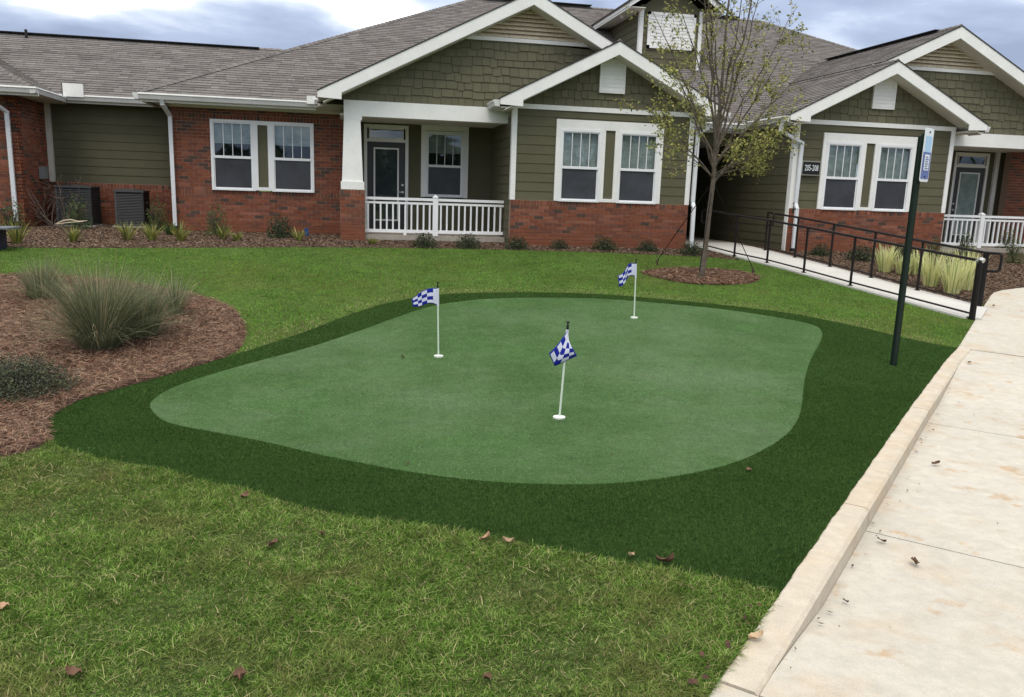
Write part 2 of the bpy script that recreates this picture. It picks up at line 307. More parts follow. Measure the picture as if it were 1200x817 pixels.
# ------------------------------------------------------------------ ground zones (outlines in metres)
def inside(poly, P):
    P = np.asarray(P); x, y = P[:, 0], P[:, 1]; r = np.zeros(len(P), bool); n = len(poly)
    for i in range(n):
        x1, y1 = poly[i]; x2, y2 = poly[(i+1) % n]
        c = ((y1 > y) != (y2 > y)); xi = (x2-x1)*(y-y1)/((y2-y1) or 1e-12)+x1
        r ^= c & (x < xi)
    return r
def smooth_loop(P, n=4, closed=True):
    out = []; k = len(P); rg = range(k) if closed else range(k-1)
    for i in rg:
        g = (lambda j: P[j % k]) if closed else (lambda j: P[min(max(j, 0), k-1)])
        p0, p1, p2, p3 = map(np.array, (g(i-1), g(i), g(i+1), g(i+2)))
        for j in range(n):
            t = j/n; out.append(tuple(.5*((2*p1)+(-p0+p2)*t+(2*p0-5*p1+4*p2-p3)*t*t+(-p0+3*p1-3*p2+p3)*t**3)))
    if not closed: out.append(P[-1])
    return out
R2 = math.sqrt(.5)
def warp(s): return float(np.interp(s, [-6, 2.65, 8, 10.5, 11.5, 20], [.30, .104, -.017, -.03, 0, 0]))   # the kerb line is very slightly bent
def st(s, t): t = t+warp(s); return ((s+t)*R2, (s-t)*R2)  # along / across the pavement, which runs at 45 degrees
TC0, TC1 = -.96, -.81                                    # turf side and pavement side of the kerb
GREEN_L = smooth_loop(GREEN, 3)
near_curb = [st(s, TC0) for s in (11.33, 10.5, 9, 8, 6, 5, 3.6)]
FRINGE_L = smooth_loop(FRINGE, 3, False)+near_curb+smooth_loop(FRINGE_NEAR, 2, False)
BED_L = smooth_loop(BED, 3, False)+[(-1.34, 8.22), (-1.68, 7.64), (-1.93, 7.25), (-2.11, 6.94), (-2.16, 6.52), (-2.10, 6.25), (-2.0, 5.98)]+BED_NEAR+[(-3.5, 4.9), (-7, 5.2), (-9.5, 9), (-8, 12.4), (-6.4, 12.9)]
FAR_EDGE = [(10.1, 11.5), (10.62, 12.03), (10.98, 12.36), (11.34, 12.58), (12.02, 12.85), (14, 13.3), (26, 14.2)]
PAVE = [st(s, TC0) for s in (-6, 0, 2.65, 5, 8, 9.2, 10.5, 11.35)]+FAR_EDGE+[(26, 11.4), (14, 10.8), (12.4, 10.1), st(15.2, 1.6)]+[st(s, 1.6) for s in (11.5, 10.5, 9.2, 8, 5, 2.65, 0, -6)]
BACK_L = smooth_loop([(-30, 15.4), (-9, 15.45), (-5.74, 15.5), (-4.4, 15.58), (-2.2, 15.95), (-.56, 16.24), (1.56, 16.42), (3.3, 16.40), (5.02, 16.25), (6.74, 15.95), (7.45, 15.75), (7.78, 15.45)], 3, False)+[(7.80, 21.5), (-30, 21.5)]
TREE_L = [(6.14+1.02*math.cos(a)*(1+.08*math.sin(3*a)), 13.55+.80*math.sin(a)*(1+.08*math.sin(2*a))) for a in np.linspace(0, 2*math.pi, 40, endpoint=False)]
RIGHT_L = [(9.66, 11.2)]+FAR_EDGE+[(26, 21), (9.0, 21), (9.0, 17.0), (9.25, 14.0)]
WALK_L = [(7.70, 18.9), (7.72, 17.1), (7.90, 15.6), (8.14, 14.4), (8.35, 12.8), (8.72, 10.35), (8.93, 10.22), (9.63, 10.93), (9.66, 11.2), (9.50, 12.6), (9.40, 14.0), (9.30, 15.4), (9.22, 16.8), (9.22, 18.9)]
ZONES = [('pave', PAVE), ('green', GREEN_L), ('fringe', FRINGE_L), ('bed', BED_L), ('tree', TREE_L), ('right', RIGHT_L), ('back', BACK_L)]
def zone_of(P):
    P = np.asarray(P); z = np.full(len(P), -1)
    for i, (n, L_) in reversed(list(enumerate(ZONES))): z[inside(L_, P)] = i
    return z
def build_ground():
    pts = []; edges = []
    for n, L_ in ZONES:
        b = len(pts); k = len(L_)
        for p in L_: pts.append(Vector((p[0], p[1])))
        edges += [(b+i, b+(i+1) % k) for i in range(k)]
    b = len(pts)
    for q in ((-700, -700), (700, -700), (700, 700), (-700, 700)): pts.append(Vector(q))
    edges += [(b, b+1), (b+1, b+2), (b+2, b+3), (b+3, b)]
    for x in np.arange(-9, 15, .33):
        for y in np.arange(.5, 20, .33): pts.append(Vector((x+random.uniform(-.04, .04), y+random.uniform(-.04, .04))))
    for x in np.arange(-40, 60, 6.):
        for y in list(np.arange(-20, 60, 4.)): 
            if not (-9.5 < x < 15.5 and 0 < y < 20.5): pts.append(Vector((x, y)))
    vo, eo, fo, *_ = delaunay_2d_cdt(pts, edges, [], 0, 1e-5)
    P = np.array([[v.x, v.y] for v in vo]); Fc = np.array([f for f in fo if len(f) == 3])
    C = P[Fc].mean(axis=1); Z = zone_of(C); V = np.column_stack([P, T(P[:, 0], P[:, 1])])
    names = {0: None, 1: ('putting_green', 'green_turf'), 2: ('artificial_turf_fringe', 'fringe_base'), 3: ('pine_straw_bed', 'mulch'),
             4: ('tree_mulch_ring', 'mulch'), 5: ('mulch_ground', 'mulch_dark'), 6: ('planting_ground', 'mulch_dark'), -1: ('lawn_ground', 'lawn_soil')}
    for z, nm in names.items():
        if nm is None: continue
        f = Fc[Z == z]; u, inv = np.unique(f, return_inverse=True); VV = V[u].copy()
        o = link(nm[0], npmesh(nm[0], VV, inv.reshape(-1, 3)), M[nm[1]], kind='structure', smooth=True)
build_ground()

def dip(s): return .105*np.clip((s-2.9)/.9, 0, 1)**1.2*np.clip((10.25-s)/1.6, 0, 1)**1.2
pave = bpy.data.objects.new('pavement', None); COL.objects.link(pave); pave['kind'] = 'structure'
def slab_strip(name, s0, s1, t0, t1, zf, mt, ns, ntt, parent, depth=.14, gap=.006):
    V = []; F = []; sa = np.linspace(s0+gap, s1-gap, ns+1); ta = np.linspace(t0, t1, ntt+1)
    for s in sa:
        for t in ta:
            x, y = st(s, t); V.append((x, y, zf(s, t, x, y)))
    w = ntt+1
    for i in range(ns):
        for j in range(ntt): F.append((i*w+j, i*w+j+1, (i+1)*w+j+1, (i+1)*w+j))
    ring = [j for j in range(w)]+[(i*w+ntt) for i in range(1, ns+1)]+[ns*w+j for j in range(ntt-1, -1, -1)]+[i*w for i in range(ns-1, 0, -1)]
    b = len(V)
    for q in ring: V.append((V[q][0], V[q][1], V[q][2]-depth))
    k = len(ring)
    for i in range(k): F.append((ring[i], ring[(i+1) % k], b+(i+1) % k, b+i))
    return link(name, newmesh(name, V, F), mt, parent)
jag = lambda s: .35*(.012*math.sin(s*9.1)+.010*math.sin(s*23.7)+.006*math.sin(s*57))
joints = [-6, -3.2, -.3, 2.76, 4.92, 7.86, 11.35]
for a, b in zip(joints[:-1], joints[1:]):
    zf = lambda s, t, x, y: float(T(x, y))-float(dip(s))
    if b <= 2.8: slab_strip('concrete_slab', a, b, TC0, 1.6, zf, M['concrete'], 16, 8, pave)
    else: slab_strip('concrete_slab', a, b, TC1, 1.6, zf, M['concrete'], 40, 8, pave)
cj = [2.76, 5.0, 7.9, 11.35]
for a, b in zip(cj[:-1], cj[1:]):
    def zf(s, t, x, y):
        z = float(T(x, y))+.006
        if t > TC1-.02: z -= .006
        return z
    V = []; F = []; ns = 60; sa = np.linspace(a+.005, b-.005, ns+1)
    for s in sa:
        ta = [TC0+.5*jag(s)-.01, TC0+.5*jag(s)+.005, TC0+.08, TC1-.022+.3*jag(s+5), TC1-.004, TC1+.0]
        zz = [-.006, .006, .006, .006, -.008, -.16]
        for t, dz in zip(ta, zz):
            x, y = st(s, t); V.append((x, y, float(T(x, y))+dz))
    w = 6
    for i in range(ns):
        for j in range(w-1): F.append((i*w+j, i*w+j+1, (i+1)*w+j+1, (i+1)*w+j))
    F.append(tuple(range(w))); F.append(tuple(ns*w+j for j in range(w)))
    link('kerb_section', newmesh('kerb_section', V, F), M['concrete_curb'], pave)
# dark joint bed under the slabs and the curving far part of the pavement
V = []; F = []
for i, s in enumerate(np.linspace(-6, 11.35, 90)):
    for t in (TC0+.02, 1.58):
        x, y = st(s, t); V.append((x, y, float(T(x, y))-float(dip(s))-.03))
for i in range(89): F.append((2*i, 2*i+1, 2*i+3, 2*i+2))
link('joint_filler', newmesh('joint_filler', V, F), M['joint'], pave)
far = [st(11.36, TC0)]+FAR_EDGE+[(26, 11.4), (14, 10.8), (12.4, 10.1), st(15.2, 1.6), st(11.36, 1.6)]
def cdt_sheet(name, poly, dz, mt, parent=None, step=.5, depth=.12, kind=None):
    pts = [Vector(p) for p in poly]; k = len(pts); ed = [(i, (i+1) % k) for i in range(k)]
    xs = [p[0] for p in poly]; ys = [p[1] for p in poly]
    G_ = [(x, y) for x in np.arange(min(xs), max(xs), step) for y in np.arange(min(ys), max(ys), step)]
    if G_:
        ins = inside(poly, G_)
        pts += [Vector(g) for g, i in zip(G_, ins) if i]
    vo, eo, fo, *_ = delaunay_2d_cdt(pts, ed, [], 1, 1e-5)
    V = [(v.x, v.y, float(T(v.x, v.y))+dz) for v in vo]; F = [tuple(f) for f in fo]
    b = len(V)
    for p in poly: V.append((p[0], p[1], float(T(*p))+dz)); V.append((p[0], p[1], float(T(*p))+dz-depth))
    for i in range(k): j = (i+1) % k; F.append((b+2*i, b+2*j, b+2*j+1, b+2*i+1))
    return link(name, newmesh(name, V, F), mt, parent, kind=kind)
cdt_sheet('concrete_slab', far, 0, M['concrete'], pave)
wk = bpy.data.objects.new('walkway', None); COL.objects.link(wk); wk['kind'] = 'structure'
cdt_sheet('concrete_slab', WALK_L, .03, M['walk'], wk)

# ------------------------------------------------------------------ grass, turf fibres, needles: real blades as stuff
def sample(n, x0, x1, y0, y1, zones, maxd=None, mind=0):
    P = np.column_stack([RNG.uniform(x0, x1, n), RNG.uniform(y0, y1, n)])
    z = zone_of(P); ok = np.isin(z, zones)
    # keep what the view (with a margin to step aside) can see
    lat = P@np.array([CR[0], CR[1]]); dep = P@np.array([CF[0], CF[1]])
    ok &= (dep > 1.2) & (np.abs(lat) < dep*.72+1.0)
    d = np.hypot(P[:, 0], P[:, 1])
    if maxd: ok &= d < maxd
    ok &= d >= mind
    return P[ok]
def blades(name, P, h, w, lean, mt, seg=2, hvar=.5, z0=-.004, curl=.3, label=None):
    n = len(P); a = RNG.uniform(0, 2*np.pi, n); H = h*(1+hvar*(RNG.random(n)*2-1)) if not hasattr(h, '__len__') else h*(1+hvar*(RNG.random(n)*2-1))
    ln = lean*(.3+RNG.random(n)*1.0); d = np.column_stack([np.cos(a), np.sin(a)]); sd_ = a+np.pi/2+RNG.normal(0, .5, n); s = np.column_stack([np.cos(sd_), np.sin(sd_)])
    base = np.column_stack([P, T(P[:, 0], P[:, 1])+z0]); rows = []
    for i in range(seg):
        t = i/seg; c = base.copy(); c[:, :2] += d*(ln*H*(t+curl*t*t))[:, None]; c[:, 2] += H*(t-.35*ln*t*t)
        ww = (w*(1-.45*t)/2)
        for sg in (-1, 1):
            q = c.copy(); q[:, :2] += s*ww*sg; rows.append(q)
    c = base.copy(); c[:, :2] += d*(ln*H*(1+curl))[:, None]; c[:, 2] += H*(1-.35*ln); rows.append(c)
    V = np.stack(rows, 1).reshape(-1, 3); k = 2*seg+1; b = (np.arange(n)*k)[:, None]; tris = []
    for i in range(seg-1):
        tris += [[2*i, 2*i+1, 2*i+3], [2*i, 2*i+3, 2*i+2]]
    tris.append([2*seg-2, 2*seg-1, 2*seg])
    F = (b[:, None, :]+np.array(tris)[None]).reshape(-1, 3); r = np.repeat(RNG.random(n), len(tris))
    o = link(name, npmesh(name, V, F, r), mt, kind='stuff')
    if label: tag(o, label, 'grass')
    return o
def clump(P, sc, amt, seed):          # thin out by a smooth random field so that the stand is uneven
    f = np.sin(P[:, 0]*sc+seed+1.7*np.sin(P[:, 1]*sc*.7))*np.sin(P[:, 1]*sc*1.13+seed*2+1.3*np.sin(P[:, 0]*sc*.9))
    return P[RNG.random(len(P)) < 1-amt*(.5+.5*f)]
LAWN = [-1]
Pn = clump(clump(sample(1100000, -4.5, 2.2, 1.3, 6.3, LAWN), 6.5, .25, 1.), 23., .42, 4.)
hn = .023+.011*(np.sin(Pn[:, 0]*4.3+2*np.sin(Pn[:, 1]*3.1))*np.sin(Pn[:, 1]*5.1)); 
blades('lawn_grass', Pn, hn, .0040, 1.2, M['grass_blade'], 2, .55, label='long shaggy green lawn grass in the foreground below the dark turf')
Pf = sample(700000, -9, 9.6, 6.3, 17.6, LAWN)
Pf = Pf[RNG.random(len(Pf)) < np.clip(1.35-Pf[:, 1]/22, .3, 1)]
Pu = sample(380000, -4.5, 2.2, 1.3, 6.3, LAWN); blades('lawn_thatch', Pu, .013, .0045, 1.6, M['thatch'], 1, .6, label='short dark thatch under the foreground lawn grass')
Ps = clump(sample(9000, -4.5, 2.2, 1.3, 6.3, LAWN), 3.1, .9, 2.)
blades('dry_grass', Ps, .024, .0028, 1.7, M['dry_blade'], 3, .5, z0=.008, curl=.6, label='long tan dried stems lying tangled in the foreground lawn')
blades('mown_grass', Pf, .027, .0072, .8, M['mown_blade'], 1, .5, label='short mown lawn grass between the putting green and the houses')
Pt = sample(800000, -3, 6.0, 2.9, 7.0, [2]); blades('turf_fibre', Pt, .018, .0032, .6, M['fringe_blade'], 1, .3, label='dark green artificial turf pile around the near side of the putting green')
Pt = sample(420000, -3, 8.5, 7.0, 12.2, [2]); blades('turf_fibre', Pt, .017, .0055, .7, M['fringe_blade'], 1, .3, label='dark green artificial turf pile around the far side of the putting green')
Pg = sample(480000, -2, 6.5, 4.5, 11.8, [1]); blades('green_fibre', Pg, .008, .0045, 1.3, M['green_fibre'], 1, .5, z0=-.002, label='short pale green nylon pile of the putting green surface')
_e = np.array(smooth_loop(FRINGE, 6, False)); _i = RNG.integers(8, len(_e), 15000); Pd = _e[_i]+RNG.normal(0, .16, (15000, 2))+np.array([.0, .16]); Pd = Pd[zone_of(Pd) == -1]; Pd = clump(Pd, 2.3, .8, 3.)
blades('dry_grass', Pd, .026, .0075, .9, M['dry_blade'], 1, .5, label='dry tan lawn grass along the far edge of the dark turf')
def needles(name, P, ln, w, mt, label, cat, hz=.03):
    n = len(P); a = RNG.uniform(0, np.pi, n); L_ = ln*RNG.uniform(.5, 1.2, n); d = np.column_stack([np.cos(a), np.sin(a), RNG.normal(0, .22, n)])
    c = np.column_stack([P, T(P[:, 0], P[:, 1])+RNG.random(n)*hz]); s = np.column_stack([-np.sin(a), np.cos(a), RNG.normal(0, .4, n)])
    b = RNG.normal(0, .16, n)[:, None]*s; e = (d*L_[:, None]/2)
    V = np.stack([c-e-s*w/2, c-e+s*w/2, c+b*L_[:, None]+s*w/2+[0, 0, .004], c+b*L_[:, None]-s*w/2+[0, 0, .004], c+e+s*w/3, c+e-s*w/3], 1).reshape(-1, 3)
    F = ((np.arange(n)*6)[:, None, None]+np.array([[0, 1, 2, 3], [3, 2, 4, 5]])[None]).reshape(-1, 4)
    o = link(name, npmesh(name, V, F, np.repeat(RNG.random(n), 2)), mt, kind='stuff'); tag(o, label, cat); return o
needles('pine_straw', sample(330000, -9.5, -.9, 4.8, 13, [3]), .10, .0033, M['needle'], 'reddish brown pine straw covering the left planting bed', 'pine straw', .045)
needles('mulch_straw', sample(60000, 5, 7.3, 12.5, 14.6, [4]), .11, .006, M['needle'], 'brown pine straw ring around the young tree', 'pine straw', .03)
needles('bark_mulch', sample(300000, -9, 8, 15.2, 21, [6]), .045, .009, M['bark_chip'], 'brown bark mulch along the foot of the left house', 'mulch', .02)
needles('bark_mulch', sample(230000, 8.6, 17, 10.5, 18, [5]), .045, .009, M['bark_chip'], 'brown bark mulch between the ramp and the right house', 'mulch', .02)

# ------------------------------------------------------------------ the building
H = thing('cottage_building', 'single-storey olive and red brick apartment building with white gables', 'building', (0, 0, 0))
BRICK_LEFT = [300]; SHAKE_LEFT = [300]
def part(name, **k):
    o = bpy.data.objects.new(name, None); COL.objects.link(o); o.parent = H; return o
_brick_me = {}
def brick_mesh(w, h, d):
    key = (round(w, 3), round(h, 3))
    if key not in _brick_me: 
        b = MB().box(-w/2, 0, -h/2, w/2, d, h/2, 0.); me = b.mesh('brick'); me.materials.append(M['brick']); _brick_me[key] = me
    return _brick_me[key]
def brick_wall(axis, a0, a1, z0, z1, plane, face, holes=(), single=False, rows=(), thick=.2, name='brick_wall'):
    """axis 'x': wall in the plane y=plane facing -y; axis 'y': wall in the plane x=plane, face = +-1 outward. rows: z ranges laid as upright header courses"""
    w = part(name)
    def put(mb, a_0, a_1, zz0, zz1, d0, d1, r=None):
        if axis == 'x': mb.box(a_0, plane-d0, zz0, a_1, plane-d1, zz1, r)
        else: mb.box(plane+face*d0, a_0, zz0, plane+face*d1, a_1, zz1, r)
    mo = MB()
    # mortar backing, around the holes
    cuts = sorted(set([a0, a1]+[h[0] for h in holes]+[h[1] for h in holes]))
    for c0, c1 in zip(cuts[:-1], cuts[1:]):
        hs = [h for h in holes if h[0] <= c0+1e-6 and h[1] >= c1-1e-6]
        zc = z0
        for h in sorted(hs, key=lambda q: q[2]): 
            if h[2] > zc: put(mo, c0, c1, zc, h[2], -thick, 0)
            zc = h[3]
        if z1 > zc: put(mo, c0, c1, zc, z1, -thick, 0)
    mo.build('mortar', M['mortar'], w)
    P = .009; pitch = .0706; bl = .2045; cells = []
    zz = z0; i = 0; zl = []
    rr = sorted(rows)
    while zz < z1-.03:
        nxt = [q for q in rr if abs(q[0]-zz) < .036]
        if nxt: zl.append((nxt[0][0], nxt[0][1], 'up')); zz = nxt[0][1]; continue
        stop = min([q[0] for q in rr if q[0] > zz]+[z1]); m = max(1, round((stop-zz)/pitch)); p = (stop-zz)/m
        for j in range(m): zl.append((zz+j*p, zz+(j+1)*p, 'run'))
        zz = stop
    for k, (q0, q1, ty) in enumerate(zl):
        step = bl if ty == 'run' else .0695
        x_ = a0-(step/2 if (k % 2 and ty == 'run') else 0)
        while x_ < a1-.01:
            b0, b1 = max(x_, a0), min(x_+step, a1); x_ += step
            if b1-b0 < .03: continue
            segs = [(b0, b1)]
            for h in holes:
                if h[2] < (q0+q1)/2 < h[3]:
                    ns = []
                    for s0, s1 in segs:
                        if s1 <= h[0] or s0 >= h[1]: ns.append((s0, s1)); continue
                        if s0 < h[0]: ns.append((s0, h[0]))
                        if s1 > h[1]: ns.append((h[1], s1))
                    segs = ns
            for s0, s1 in segs:
                if s1-s0 > .025: cells.append((s0+.005, s1-.005, q0+.005, q1-.005))
    st_ = MB()
    for c in cells:
        pr_ = random.uniform(.004, P)
        if single and BRICK_LEFT[0] > 0:
            BRICK_LEFT[0] -= 1; wd, ht = c[1]-c[0], c[3]-c[2]; me = brick_mesh(wd, ht, .03)
            o = bpy.data.objects.new('brick', me); COL.objects.link(o); o.parent = w
            if axis == 'x': o.location = ((c[0]+c[1])/2, plane-pr_, (c[2]+c[3])/2)
            else: o.location = (plane+face*pr_, (c[0]+c[1])/2, (c[2]+c[3])/2); o.rotation_euler = (0, 0, math.radians(90 if face > 0 else -90))
        else: put(st_, c[0], c[1], c[2], c[3], -.01, pr_)
    if st_.v: st_.build('brickwork', M['brick'], w, kind='stuff')
    return w
def siding(axis, a0, a1, z0, z1, plane, face, holes=(), name='siding_wall', exp=.188, back=.15, top=None):
    """lap boards: each board leans, thick at its lower edge"""
    w = part(name); mo = MB()
    cuts = sorted(set([a0, a1]+[h[0] for h in holes]+[h[1] for h in holes]))
    for c0, c1 in zip(cuts[:-1], cuts[1:]):
        hs = [h for h in holes if h[0] <= c0+1e-6 and h[1] >= c1-1e-6]; zc = z0
        for h in sorted(hs, key=lambda q: q[2])+[(0, 0, z1, z1)]:
            if h[2] > zc:
                if axis == 'x': mo.box(c0, plane, zc, c1, plane+back, h[2])
                else: mo.box(plane-face*back, c0, zc, plane, c1, h[2])
            zc = max(zc, h[3])
    mo.build('sheathing', M['siding'], w)
    zz = z0; 
    while zz < z1-.01:
        q1 = min(zz+exp, z1); segs = [(a0, a1)]
        for h in holes:
            if h[2] < (zz+q1)/2 < h[3]:
                ns = []
                for s0, s1 in segs:
                    if s0 < h[0]: ns.append((s0, min(s1, h[0])))
                    if s1 > h[1]: ns.append((max(s0, h[1]), s1))
                segs = ns
        for s0, s1 in segs:
            if s1-s0 < .02: continue
            b = MB(); t0, t1 = .015, .004
            if axis == 'x': V = [(s0, plane-t0, zz), (s1, plane-t0, zz), (s1, plane-t1, q1+.0), (s0, plane-t1, q1), (s0, plane+.001, zz), (s1, plane+.001, zz), (s1, plane+.001, q1), (s0, plane+.001, q1)]
            else: V = [(plane+face*t0, s0, zz), (plane+face*t0, s1, zz), (plane+face*t1, s1, q1), (plane+face*t1, s0, q1), (plane-face*.001, s0, zz), (plane-face*.001, s1, zz), (plane-face*.001, s1, q1), (plane-face*.001, s0, q1)]
            b.add(V, [(0,1,2,3),(4,7,6,5),(0,4,5,1),(3,2,6,7),(0,3,7,4),(1,5,6,2)], 0.); b.build('siding_board', M['siding'], w)
        zz = q1
    return w
def bx(name, m, *a, parent=None, **k): return MB().box(*a, r=0.).build(name, M[m], parent or H, **k)

def window_unit(x0, z0, plane, w=.90, h=1.48, seed=0, blindz=.30):
    """double hung vinyl window, outer size w x h; plane = y of the frame face"""
    wn = part('window'); y = plane; t = .055; x1 = x0+w; z1 = z0+h; mid = z0+.70
    f = MB(); f.box(x0, y, z0, x0+t, y+.08, z1).box(x1-t, y, z0, x1, y+.08, z1).box(x0+t, y, z1-t, x1-t, y+.08, z1).box(x0+t, y-.012, z0, x1-t, y+.08, z0+.035)
    f.build('window_frame', M['vinyl'], wn)
    # upper sash in front, lower sash behind with the insect screen
    a0, a1 = x0+t, x1-t
    u = MB(); s = .022; u.box(a0, y+.015, mid, a0+s, y+.045, z1-t).box(a1-s, y+.015, mid, a1, y+.045, z1-t).box(a0+s, y+.015, z1-t-s, a1-s, y+.045, z1-t).box(a0, y+.008, mid-.025, a1, y+.05, mid+.03)
    u.build('upper_sash', M['vinyl'], wn)
    for k in range(1, 4):
        xm = a0+s+(a1-a0-2*s)*k/4; MB().box(xm-.007, y+.020, mid+.03, xm+.007, y+.030, z1-t-s).build('muntin', M['vinyl'], wn)
    for k in range(4):
        xa = a0+s+(a1-a0-2*s)*k/4; xb = a0+s+(a1-a0-2*s)*(k+1)/4
        MB().box(xa, y+.032, mid+.03, xb, y+.036, z1-t-s).build('pane', M['glass'], wn)
    l = MB(); l.box(a0, y+.03, z0+.035, a0+s, y+.06, mid-.025).box(a1-s, y+.03, z0+.035, a1, y+.06, mid-.025).box(a0+s, y+.03, z0+.035, a1-s, y+.06, z0+.062)
    l.build('lower_sash', M['vinyl'], wn)
    MB().box(a0+s-.004, y+.034, z0+.06, a1-s+.004, y+.037, mid-.024).build('insect_screen', M['screen'], wn)
    MB().box(a0+s, y+.050, z0+.062, a1-s, y+.053, mid-.025).build('pane', M['glass'], wn)
    b = MB(); zb = mid-.02+blindz; zt = z1-t; k = 0                 # lowered blind slats behind the upper glass
    while zt-.022 > zb: b.add([(a0, y+.10, zt-.026), (a1, y+.10, zt-.026), (a1, y+.115, zt), (a0, y+.115, zt)], [(0, 1, 2, 3)]); zt -= .024
    if b.v: b.build('blind', M['blind'], wn)
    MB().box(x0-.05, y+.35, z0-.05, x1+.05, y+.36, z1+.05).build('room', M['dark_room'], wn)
    return wn

# ---- roofs: every face is laid with shingle tabs
def clip(poly, a, b):                      # keep the left side of a->b (2d)
    out = []; n = len(poly)
    for i in range(n):
        p, q = poly[i], poly[(i+1) % n]
        dp = (b[0]-a[0])*(p[1]-a[1])-(b[1]-a[1])*(p[0]-a[0]); dq = (b[0]-a[0])*(q[1]-a[1])-(b[1]-a[1])*(q[0]-a[0])
        if dp >= 0: out.append(p)
        if (dp >= 0) != (dq >= 0): t = dp/(dp-dq); out.append((p[0]+(q[0]-p[0])*t, p[1]+(q[1]-p[1])*t))
    return out
SH = MB()
def roof_face(poly, deck=.09, course=.142, tab=.30, soffit=True):
    P = [Vector(p) for p in poly]; n = (P[1]-P[0]).cross(P[2]-P[0]).normalized()
    if n.z < 0: P.reverse(); n = -n
    hx = Vector((0, 0, 1)).cross(n).normalized(); up = n.cross(hx)
    if up.z < 0: up = -up; hx = -hx
    o = P[0]; Q = [((p-o).dot(hx), (p-o).dot(up)) for p in P]
    ar = sum(Q[i][0]*Q[(i+1) % len(Q)][1]-Q[(i+1) % len(Q)][0]*Q[i][1] for i in range(len(Q)))
    if ar < 0: Q.reverse()
    x0, x1 = min(q[0] for q in Q), max(q[0] for q in Q); y0, y1 = min(q[1] for q in Q), max(q[1] for q in Q)
    rows = max(1, round((y1-y0)/course)); c = (y1-y0)/rows
    for j in range(rows):
        x = x0-random.random()*tab
        while x < x1:
            wd = tab*random.uniform(.55, 1.25)
            ya = y0+j*c-random.choice((0, 0, .012)); yb = y0+(j+1)*c+.004; q = [(x+.002, ya), (x+wd-.002, ya), (x+wd-.002, yb), (x+.002, yb)]; x += wd
            for i in range(len(Q)):
                q = clip(q, Q[i], Q[(i+1) % len(Q)])
                if len(q) < 3: break
            if len(q) < 3: continue
            r = random.random(); hgt = random.uniform(.009, .015); V = []
            for p in q:
                f = 1-(p[1]-y0-j*c)/c; V.append(o+hx*p[0]+up*p[1]+n*(.003+hgt*max(f, 0)))
            k = len(q); F = [tuple(range(k))]
            lo = [i for i in range(k) if q[i][1] < y0+j*c+.004]
            if len(lo) >= 2:
                a, b = min(lo, key=lambda i: q[i][0]), max(lo, key=lambda i: q[i][0])
                V += [o+hx*q[a][0]+up*q[a][1], o+hx*q[b][0]+up*q[b][1]]; F.append((a, k, k+1, b))
            SH.add(V, F, r)
    MB().slab([tuple(p-n*.002) for p in P], .028, 0.).build('roof_deck', M['roof_deck'], RF)
    if soffit: MB().slab([(p.x, p.y, p.z-.032) for p in P], deck-.032, 0.).build('soffit', M['soffit'], RF)
RF = part('roof')
EV, EZ, RV, RZ = 18.7, 3.50, 26.7, 7.50          # eave and ridge of the main roof, pitch 1:2
E0, E1 = -4.10, 21.4
roof_face([(E0, EV, EZ), (E1, EV, EZ), (E1-8, RV, RZ), (E0+8, RV, RZ)])
roof_face([(E0, EV, EZ), (E0, 34.7, EZ), (E0+8, RV, RZ)], course=.3, tab=.9)
roof_face([(E1, EV, EZ), (E1, 34.7, EZ), (E1-8, RV, RZ)], course=.3, tab=.9)
roof_face([(E0, 34.7, EZ), (E1, 34.7, EZ), (E1-8, RV, RZ), (E0+8, RV, RZ)], course=.6, tab=2.)
# left wing: ridge along x, small hip of its projecting end
WV, WZ = 20.55, 3.55; WR = 23.95; WRZ = WZ+.5*(WR-WV)
roof_face([(-24, WV, WZ), (-1.5, WV, WZ), (-1.5, WR, WRZ), (-24, WR, WRZ)])
roof_face([(-24, WR, WRZ), (-1.5, WR, WRZ), (-1.5, 27.5, WZ), (-24, 27.5, WZ)], course=.5, tab=1.5)
XH = -6.10; kk = 3.35
roof_face([(-24, 18.7, 3.50), (XH, 18.7, 3.50), (XH-kk, 18.7+kk, 3.5+kk/2), (-24, 18.7+kk, 3.5+kk/2)])
roof_face([(XH, 18.7, 3.50), (XH, WV+.05, 3.50), (XH-kk+.1, WV+kk, 3.5+kk/2), (XH-kk, 18.7+kk, 3.5+kk/2)])
def fl(y0, x0, x1, h, mname, name):  # hip / ridge caps
    pass
def cap(p, q, w=.16, name='ridge_cap', m='shingle'):
    p, q = Vector(p), Vector(q); L_ = (q-p).length; n = max(1, int(L_/.16)); b = MB(); d = (q-p)/n; side = Vector((d.y, -d.x, 0)).normalized()*w/2
    for i in range(n):
        a = p+d*i; c = a+d*1.02; r = random.random(); dz = Vector((0, 0, .05)); e_ = Vector((0, 0, -.018))
        b.add([a-side+e_+Vector((0,0,.012)), a+dz, a+side+e_+Vector((0,0,.012)), c-side+e_, c+dz-Vector((0,0,.012)), c+side+e_], [(0, 1, 4, 3), (1, 2, 5, 4), (0, 2, 1)], r)
    b.build(name, M[m], RF)
cap((E0, EV, EZ+.01), (E0+8, RV, RZ)); cap((E1, EV, EZ), (E1-8, RV, RZ)); cap((E0+8, RV, RZ), (E1-8, RV, RZ)); cap((XH, 18.7, 3.5), (XH-kk, 18.7+kk, 3.5+kk/2), .14); cap((-24, WR, WRZ), (-1.6, WR, WRZ))
def vent_strip(p, q):
    b = MB(); b.bar(p, q, .26, .022, 0.); b.build('ridge_vent', M['ridge_vent'], RF)
vent_strip((4.2, RV, RZ+.075), (5.6, RV, RZ+.075)); vent_strip((6.3, RV, RZ+.075), (7.6, RV, RZ+.075)); vent_strip((11.0, RV, RZ+.075), (12.6, RV, RZ+.075))
